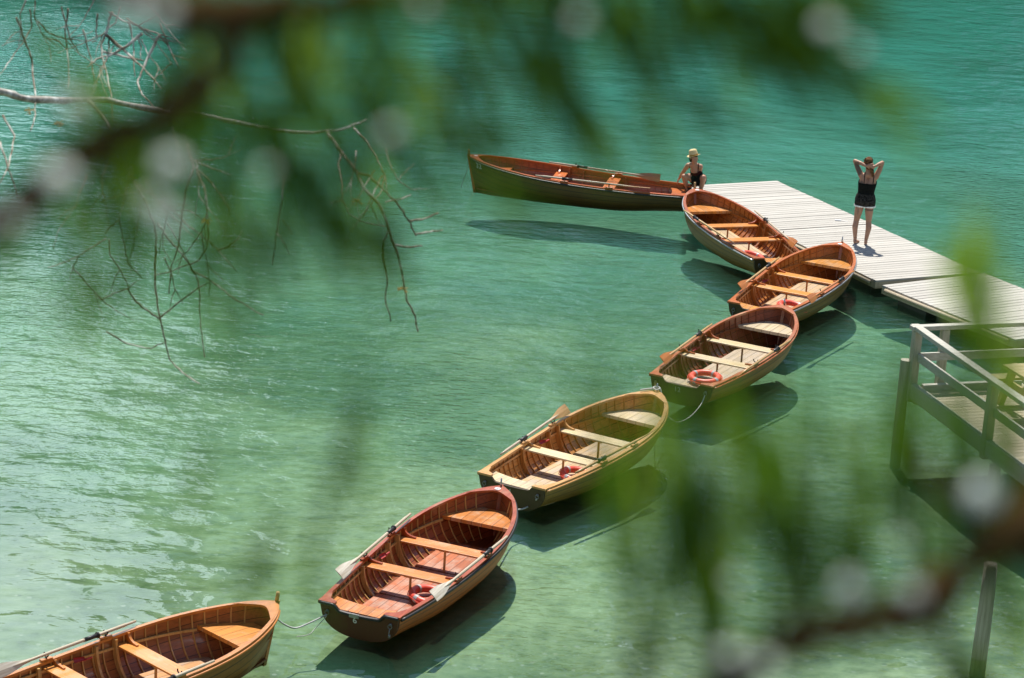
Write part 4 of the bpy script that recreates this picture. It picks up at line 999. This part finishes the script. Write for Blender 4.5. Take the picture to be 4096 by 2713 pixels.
TWG = [
 (None, 4, 2, [(205, 234), (235, 265), (255, 297)]),
 (zA, 3.2, 1.2, [(715, 235), (830, 330), (960, 450), (1090, 600)]), (zA, 2.6, 1, [(960, 230), (850, 320), (760, 370), (650, 400), (590, 455)]),
 (zA, 2.4, 1, [(760, 85), (735, 150), (715, 235), (685, 300), (690, 380), (720, 480), (755, 640), (760, 820)]), (zA, 2.4, 1.2, [(700, 350), (860, 390), (970, 410)]),
 (zA, 2.6, 1, [(1080, 240), (1010, 370), (960, 480), (930, 560), (960, 640), (1050, 730)]), (zA, 2, 1, [(110, 120), (170, 280), (215, 400), (235, 600), (240, 780), (205, 890)]),
 (zA, 1.8, .9, [(1080, 240), (1130, 300), (1210, 460)]), (zA, 1.8, .9, [(980, 200), (1080, 235), (1190, 270)]), (zA, 1.8, .9, [(0, 960), (50, 1120), (90, 1230), (120, 1340)]),
 (zA, 2, 1, [(20, 780), (100, 920), (60, 1120), (0, 1240)]), (zA, 1.8, .8, [(870, 150), (900, 280), (915, 520)]), (zA, 1.6, .8, [(940, 250), (955, 330), (950, 400)]), (zA, 1.6, .8, [(660, 95), (650, 200), (660, 260), (625, 290)]),
 (zA, 1.5, .8, [(460, 60), (440, 200), (465, 420), (460, 600)]), (zA, 1.5, .8, [(320, 260), (400, 280), (450, 330)]), (zA, 1.5, .8, [(1160, 420), (1100, 480), (1030, 540)]), (zA, 1.5, .8, [(560, 200), (620, 400), (640, 560)]),
 (zB, 2.6, .9, [(315, 240), (330, 320), (400, 430), (450, 560), (465, 650), (455, 800), (460, 950), (485, 1100), (515, 1230), (540, 1340), (610, 1410), (710, 1475)]),
 (zB, 2, .9, [(330, 320), (440, 400), (560, 490), (650, 580), (760, 660), (820, 720), (920, 835)]), (zB, 1.7, 1, [(820, 715), (880, 690), (930, 650), (950, 605)]), (zB, 1.2, .8, [(845, 705), (910, 695)]),
 (zB, 2.2, .9, [(470, 560), (530, 650), (590, 715), (650, 790), (700, 890), (710, 1000), (715, 1150), (740, 1325)]), (zB, 1.8, .9, [(660, 825), (760, 880), (830, 930), (920, 1000), (1075, 1085)]),
 (zB, 1.8, 1, [(485, 1100), (580, 1020), (700, 930), (770, 900)]), (zB, 1.7, 1.1, [(485, 1110), (400, 1050), (340, 1000), (300, 935), (220, 960), (150, 1000), (110, 950)]), (zB, 1, .7, [(300, 935), (350, 895)]),
 (zB, 2.6, 1, [(640, 110), (680, 240), (630, 380), (610, 540), (590, 690), (550, 800), (535, 960)]), (zB, 1.8, 1, [(680, 205), (780, 250), (885, 285)]), (zB, 1.8, .9, [(690, 245), (760, 310), (830, 400), (880, 480), (880, 525)]),
 (zB, 2.2, .9, [(700, 270), (740, 370), (750, 480), (760, 620), (750, 700), (700, 775), (560, 830), (450, 860)]), (zB, 2, .9, [(1190, 300), (1180, 430), (1150, 600), (1125, 800)]), (zB, 1.2, .7, [(1150, 620), (1190, 670), (1225, 740)]), (zB, 1.2, .7, [(1185, 540), (1240, 625)]),
 (zB, 3.4, 1.4, [(1440, 40), (1470, 85), (1530, 170), (1610, 270), (1640, 350), (1730, 450), (1780, 560), (1820, 680), (1850, 780), (1875, 900), (1890, 1000), (1940, 1090), (1955, 1175)]),
 (zB, 2.6, 1.3, [(1610, 270), (1680, 290), (1760, 370), (1840, 450), (1900, 540), (1945, 630)]), (zB, 1.9, 1.3, [(1900, 545), (1980, 540), (2070, 505)]), (zB, 1.7, 1.2, [(1945, 622), (2020, 612), (2095, 600)]), (zB, 1.9, 1.3, [(1820, 685), (1900, 695), (1980, 690)]),
 (zB, 2, .9, [(1515, 165), (1500, 230), (1520, 330), (1525, 430), (1450, 445)]), (zB, 1.3, .8, [(1525, 430), (1570, 510), (1630, 545), (1780, 580)]), (zB, 2, 1.1, [(1790, 605), (1760, 660), (1755, 750), (1780, 880), (1770, 1000), (1800, 1120)]),
 (zB, 2.2, 1, [(1590, 20), (1650, 80), (1710, 170), (1750, 250), (1770, 300), (1780, 370)]), (zB, 1.7, .8, [(1755, 290), (1700, 400), (1640, 530)]), (zB, 1.8, 1.1, [(1770, 440), (1850, 425), (1915, 400)]),
 (zB, 1.3, .8, [(180, 1180), (290, 1245), (430, 1275), (510, 1240)]), (zB, 1.8, .8, [(320, 250), (290, 400), (250, 540), (280, 680), (300, 790), (380, 870)]), (zB, 1.3, .8, [(245, 550), (200, 580), (170, 625)]), (zB, 1.3, .7, [(145, 440), (300, 390), (450, 370)]), (zB, 1.2, .7, [(540, 485), (650, 490), (740, 540)]),
]
for f, r0, r1, pts in TWG: vline(pts, r0 * 1.35, r1 * 1.35, 'twig', f)
SP = [(rnd.uniform(0, 400), rnd.uniform(-10, 110)) for _ in range(14)] + [(rnd.uniform(60, 480), rnd.uniform(280, 620)) for _ in range(16)] + [(rnd.uniform(780, 900), rnd.uniform(330, 470)) for _ in range(4)]
for x, y in SP:      # finer hanging twigs
    p = [(x, y)]; a = R(rnd.gauss(88, 22))
    for k in range(rnd.randint(3, 5)):
        a += rnd.gauss(0, .25); p.append((p[-1][0] + 38 * math.cos(a), p[-1][1] + 38 * math.sin(a)))
    vline(p, 1.9, .8, 'twig')
    q = p[2]; a += rnd.choice((-1, 1)) * .8; vline([q, (q[0] + 30 * math.cos(a), q[1] + 30 * math.sin(a)), (q[0] + 55 * math.cos(a * .95), q[1] + 55 * math.sin(a * .95))], 1.3, .7, 'twig')
for f, (x, y) in ((zB, (750, 545)), (zB, (1870, 935)), (zB, (1610, 435)), (zA, (200, 745)), (zA, (400, 830))):
    vx, vy = f(x, y); c = fo(vx, vy, dd(vx, vy) - .02); mb = MB()
    for k in range(14):
        a = rnd.uniform(0, 6.28); mb.tube([c, c + Vector((math.cos(a) * .022, rnd.uniform(-.02, .02), math.sin(a) * .014 - .004))], .0016, 4)
    o = mb.build('dry_needle_tuft', plain('dry ochre needles', (.45, .33, .10), .8)); o.parent = tree; o.matrix_parent_inverse = Matrix.Translation((4.4, -10.7, -5.8))

# ------------------------------------------------------------------ pines beside the viewpoint: boughs close by, out of focus
def leafmat(name, c):
    ma, nt, bs, n, l = mat(name); n.remove(bs); o = n['Material Output']
    d = node(nt, 'ShaderNodeBsdfDiffuse'); d.inputs[0].default_value = (*c, 1); t = node(nt, 'ShaderNodeBsdfTranslucent'); t.inputs[0].default_value = (c[0] * 1.5, c[1] * 1.4, c[2] * .7, 1)
    x = node(nt, 'ShaderNodeMixShader'); x.inputs[0].default_value = .55; l.new(d.outputs[0], x.inputs[1]); l.new(t.outputs[0], x.inputs[2]); l.new(x.outputs[0], o.inputs['Surface']); return ma
NM = [leafmat('dark pine needles', (.038, .088, .012)), leafmat('pine needles', (.105, .225, .026)), leafmat('bright young needles', (.24, .38, .05))]
M['bark'] = plain('brown pine bark', (.085, .050, .018), 1.0, 0, .3, .05); M['bud'] = plain('pale glint flake', (.44, .48, .42), .7, 0, .05)
rnd = random.Random(77)
def pine(label, base, topz, boughs, tufts, glints, d0, dens=1.0, jit=34):
    root = empty('pine_tree', base); tag(root, label, 'tree', 'pines beside the viewpoint'); iv = Matrix.Translation(base).inverted()
    def put(mb, name, ma):
        o = mb.build(name, ma, None, smooth=True); o.parent = root; o.matrix_parent_inverse = iv
    b = Vector(base)
    put(MB().tube([b - Vector((0, 0, .3)), b + Vector((.02, 0, 1.5)), b + Vector((0, .03, 3)), Vector((b.x, b.y, topz))], [.085, .08, .06, .03], 12), 'trunk', M['bark'])
    for pts, r0, r1, hook in boughs:
        P = [fo(x, y, d0 + z) for x, y, z in pts]; R_ = [max(.0012, (r0 + (r1 - r0) * k / (len(P) - 1)) * d0 / 6234) for k in range(len(P))]
        sm, rs = [], []
        for i in range(len(P) - 1):
            for k in range(5):
                q = k / 5; p0, p1, p2, p3 = P[max(0, i - 1)], P[i], P[i + 1], P[min(len(P) - 1, i + 2)]
                sm.append(.5 * ((2 * p1) + (p2 - p0) * q + (2 * p0 - 5 * p1 + 4 * p2 - p3) * q * q + (3 * p1 - p0 - 3 * p2 + p3) * q ** 3)); rs.append((R_[i] * (1 - q) + R_[i + 1] * q) * rnd.uniform(.6, 1.3))
        sm.append(P[-1]); rs.append(R_[-1])
        if hook: sm = [b + Vector((0, 0, hook))] + sm; rs = [rs[0] * 1.8] + rs
        put(MB().tube(sm, rs, 8), 'bough', M['bark'])
    for (vx, vy, ang, ln, nn, spr, br) in tufts:
        mb = MB()
        for k in range(max(4, int(nn * dens))):
            a = R(ang + rnd.gauss(0, spr * 1.25)); L = ln * rnd.uniform(.75, 1.1); bend = R(rnd.uniform(-8, 8)); qs = rnd.uniform(-.05, .5); a0 = R(ang)
            bx, by = vx + ln * .6 * qs * math.cos(a0), vy + ln * .6 * qs * math.sin(a0)          # rooted on the shoot
            jx, jy, jz = rnd.gauss(0, jit), rnd.gauss(0, jit), rnd.uniform(-.012, .05)
            p0 = fo(bx, by, d0); p1 = fo(bx + jx + L * .4 * math.cos(a), by + jy + L * .4 * math.sin(a), d0 + jz * .7)
            p2 = fo(bx + jx * 1.3 + L * (.4 * math.cos(a) + .55 * math.cos(a + bend)), by + jy * 1.3 + L * (.4 * math.sin(a) + .55 * math.sin(a + bend)), d0 + jz)
            t_ = (p2 - p0).normalized(); sx = t_.cross(Vector((rnd.uniform(-.6, .6), 1, rnd.uniform(-.6, .6)))).normalized(); nz = t_.cross(sx)
            mb.grid([[p - sx * wd_ + nz * wd_ * .35, p, p + sx * wd_ + nz * wd_ * .35] for p, wd_ in ((p0, .0006), (p1, .00075), (p2, .0002))])
        a = R(ang); mb.tube([fo(vx - 20 * math.cos(a), vy - 20 * math.sin(a), d0), fo(vx + ln * .6 * math.cos(a), vy + ln * .6 * math.sin(a), d0)], [.0009, .0004], 4)
        put(mb, 'needle_tuft', NM[br])
    for vx, vy, r in glints:
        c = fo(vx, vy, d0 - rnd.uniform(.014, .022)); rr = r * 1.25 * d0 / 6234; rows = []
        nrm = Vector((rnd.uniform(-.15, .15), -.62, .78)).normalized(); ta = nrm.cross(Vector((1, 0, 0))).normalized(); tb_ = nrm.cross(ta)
        for i in range(6):      # domed, lobed pale flake standing in for an out-of-focus sun glint
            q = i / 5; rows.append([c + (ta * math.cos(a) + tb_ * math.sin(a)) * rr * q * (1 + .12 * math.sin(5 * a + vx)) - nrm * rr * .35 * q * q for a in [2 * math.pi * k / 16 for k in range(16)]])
        put(MB().grid(rows, True), 'glint_flake', M['bud'])
    return root
BL = [([(-330, -150, .05), (200, -60, 0), (420, 30, 0), (560, 30, 0), (780, 6, .01), (1000, -20, .02), (1300, -60, .03)], 74, 30, 2.3),
      ([(-330, 680, .05), (-120, 560, .02), (0, 500, 0), (120, 420, 0), (260, 320, 0), (400, 250, 0), (520, 140, 0), (560, 10, 0)], 56, 38, 1.75),
      ([(520, 150, 0), (620, 260, .01), (740, 420, .02), (860, 600, .03)], 10, 4, 0), ([(700, 0, 0), (730, 60, 0), (760, 140, .01)], 8, 4, 0),
      ([(1000, -20, .02), (1090, 80, .02), (1180, 240, .03)], 10, 4, 0), ([(1240, -50, .03), (1290, 110, .03), (1350, 300, .04)], 9, 4, 0),
      ([(1300, -60, .03), (1550, -110, .03), (1700, 10, .03), (1880, 140, .03), (2050, 250, .04)], 12, 5, 0), ([(300, 290, 0), (260, 420, .01), (200, 560, .02)], 8, 4, 0)]
TL = [(980 + (k * 157 % 900), -70 + (k * 83 % 150), 44 + (k * 31 % 36), 170 + (k * 47 % 80), 3, 8, int(k % 4 == 0)) for k in range(18)] + [(40 + (k * 173 % 900), 40 + (k * 97 % 430), 50 + (k * 29 % 42), 230 + (k * 41 % 140), 3, 8, (k % 4 > 0) + (k % 6 == 0)) for k in range(26)] + [(420 + 62 * k, -60 + 12 * (k % 3), 88 - 1.2 * k, 150 + 20 * (k % 2), 8, 13, k % 2 * 0) for k in range(26)] + [(150, 150, 70, 260, 5, 14, 1), (260, 200, 80, 240, 6, 14, 1), (360, 120, 85, 260, 7, 12, 0), (750, 300, 70, 240, 6, 10, 1), (930, 330, 68, 240, 5, 10, 0), (1150, 380, 60, 200, 4, 10, 1), (1450, 250, 62, 220, 4, 10, 0), (1600, 200, 50, 240, 4, 10, 0), (540, 300, 100, 260, 8, 10, 1), (160, 420, 80, 240, 6, 12, 1), (560, 620, 85, 200, 4, 12, 1), (250, 640, 95, 180, 3, 12, 1)] + [(560, 110, 95, 200, 14, 9, 1), (640, 60, 78, 220, 14, 9, 0), (700, 40, 95, 160, 12, 10, 2), (740, 70, 80, 120, 8, 12, 2), (500, 180, 105, 190, 13, 9, 1), (600, 240, 62, 320, 15, 6, 1), (650, 330, 55, 340, 15, 6, 0), (710, 420, 58, 280, 11, 6, 1),
      (420, 235, 110, 150, 9, 10, 1), (480, 250, 60, 190, 10, 9, 1), (330, 290, 95, 200, 8, 9, 1), (620, 480, 78, 220, 7, 9, 0), (860, 510, 66, 190, 8, 8, 0), (900, 110, 85, 200, 9, 10, 1), (960, 140, 90, 180, 8, 10, 2), (1040, 110, 68, 260, 12, 7, 0), (1000, 240, 62, 210, 9, 8, 0), (1110, 220, 66, 190, 9, 8, 0),
      (1200, 20, 82, 260, 10, 8, 1), (1280, 60, 80, 300, 15, 6, 0), (1330, 180, 76, 190, 12, 7, 0), (1350, 260, 60, 160, 7, 9, 1), (1430, -30, 80, 170, 8, 10, 1), (840, 40, 92, 160, 9, 10, 1), (440, 60, 95, 160, 8, 11, 0), (560, -10, 88, 160, 10, 10, 0),
      (1640, -60, 52, 280, 14, 7, 0), (1690, -20, 45, 290, 17, 6, 0), (1740, 20, 42, 280, 15, 7, 0), (1820, 80, 36, 260, 11, 7, 0), (1900, 130, 32, 240, 9, 8, 0), (2000, 190, 40, 220, 7, 9, 1), (1560, -90, 75, 250, 7, 9, 0), (1500, 150, 70, 240, 4, 9, 1),
      (720, 180, 80, 200, 8, 10, 1), (680, 200, 100, 180, 7, 10, 1), (820, 160, 60, 240, 8, 9, 0), (200, 560, 95, 220, 6, 10, 1), (270, 420, 75, 220, 7, 9, 1), (100, 440, 100, 170, 6, 9, 0), (380, 300, 80, 260, 8, 8, 1), (60, 480, 120, 200, 6, 10, 0), (830, 860, 94, 300, 5, 6, 1), (800, 980, 98, 240, 5, 6, 0), (610, 1260, 98, 180, 4, 7, 0), (470, 1020, 96, 190, 3, 8, 1), (740, 1220, 102, 220, 4, 7, 1), (640, 1180, 100, 200, 3, 7, 1), (420, 480, 70, 250, 5, 9, 1), (560, 420, 95, 240, 6, 9, 0)]
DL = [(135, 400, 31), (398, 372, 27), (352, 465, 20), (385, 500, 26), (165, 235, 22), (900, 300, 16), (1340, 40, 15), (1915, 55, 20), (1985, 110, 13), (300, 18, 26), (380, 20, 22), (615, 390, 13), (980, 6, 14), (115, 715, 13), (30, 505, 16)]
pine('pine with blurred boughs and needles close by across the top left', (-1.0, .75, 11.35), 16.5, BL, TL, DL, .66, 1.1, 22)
BR = [([(2700, 1060, .04), (2560, 1100, .02), (2400, 1190, 0), (2260, 1290, 0), (2130, 1400, 0), (2000, 1440, 0), (1860, 1470, 0), (1730, 1550, 0), (1600, 1660, 0)], 64, 46, 1.3), ([(2130, 1400, 0), (2180, 1500, .0), (2230, 1640, .01)], 12, 8, 0), ([(2400, 1190, 0), (2330, 900, .03), (2260, 620, .05)], 8, 3, 0), ([(1860, 1470, 0), (1780, 1250, .02), (1700, 1020, .03)], 8, 3, 0), ([(2260, 1290, 0), (2160, 1120, .01), (2110, 960, .02)], 9, 4, 0)]
TR = [(1380 + (k * 211 % 960), 1120 + (k * 137 % 440), -92 + (k * 37 % 17) - 8, 260 + (k * 53 % 150), 3, 7, (k % 4 > 0) + (k % 5 == 0)) for k in range(30)] + [(1450, 1400, -92, 220, 9, 5, 1), (1480, 1640, -90, 230, 9, 4, 0), (1560, 1290, -92, 330, 12, 3, 1), (1615, 1530, -93, 430, 15, 3, 0), (1650, 1640, -88, 300, 12, 4, 1), (1545, 1560, -99, 260, 7, 4, 1), (1740, 1260, -91, 260, 9, 3, 1), (1795, 1200, -95, 240, 8, 3, 1), (1885, 1420, -101, 330, 14, 3, 0), (1850, 1300, -97, 200, 8, 4, 1), (1945, 1430, -96, 250, 6, 4, 1), (2000, 1300, -92, 260, 5, 5, 2), (2112, 1290, -92, 400, 17, 3, 0), (2095, 1060, -88, 200, 8, 4, 1), (2150, 1420, -82, 280, 9, 4, 1), (2240, 1230, -95, 330, 9, 4, 1), (2345, 1180, -97, 330, 11, 4, 1), (2330, 1010, -90, 260, 8, 5, 2), (2250, 900, -94, 300, 10, 4, 1), (2235, 760, -88, 220, 9, 5, 2), (2285, 790, -92, 240, 8, 5, 1), (2200, 660, -80, 130, 5, 7, 1), (2270, 640, -98, 130, 5, 7, 2), (2220, 1500, 68, 240, 9, 5, 0), (2180, 1450, 58, 260, 8, 5, 1), (2330, 1340, 80, 200, 5, 7, 1), (1680, 1120, -86, 190, 6, 5, 2), (1530, 1090, -80, 180, 5, 6, 1), (1690, 1400, -94, 260, 6, 5, 2), (1960, 1120, -90, 200, 4, 6, 2), (1400, 1250, -75, 180, 4, 6, 1), (2040, 1220, -98, 260, 5, 5, 1), (1770, 1520, -90, 240, 7, 5, 1)]
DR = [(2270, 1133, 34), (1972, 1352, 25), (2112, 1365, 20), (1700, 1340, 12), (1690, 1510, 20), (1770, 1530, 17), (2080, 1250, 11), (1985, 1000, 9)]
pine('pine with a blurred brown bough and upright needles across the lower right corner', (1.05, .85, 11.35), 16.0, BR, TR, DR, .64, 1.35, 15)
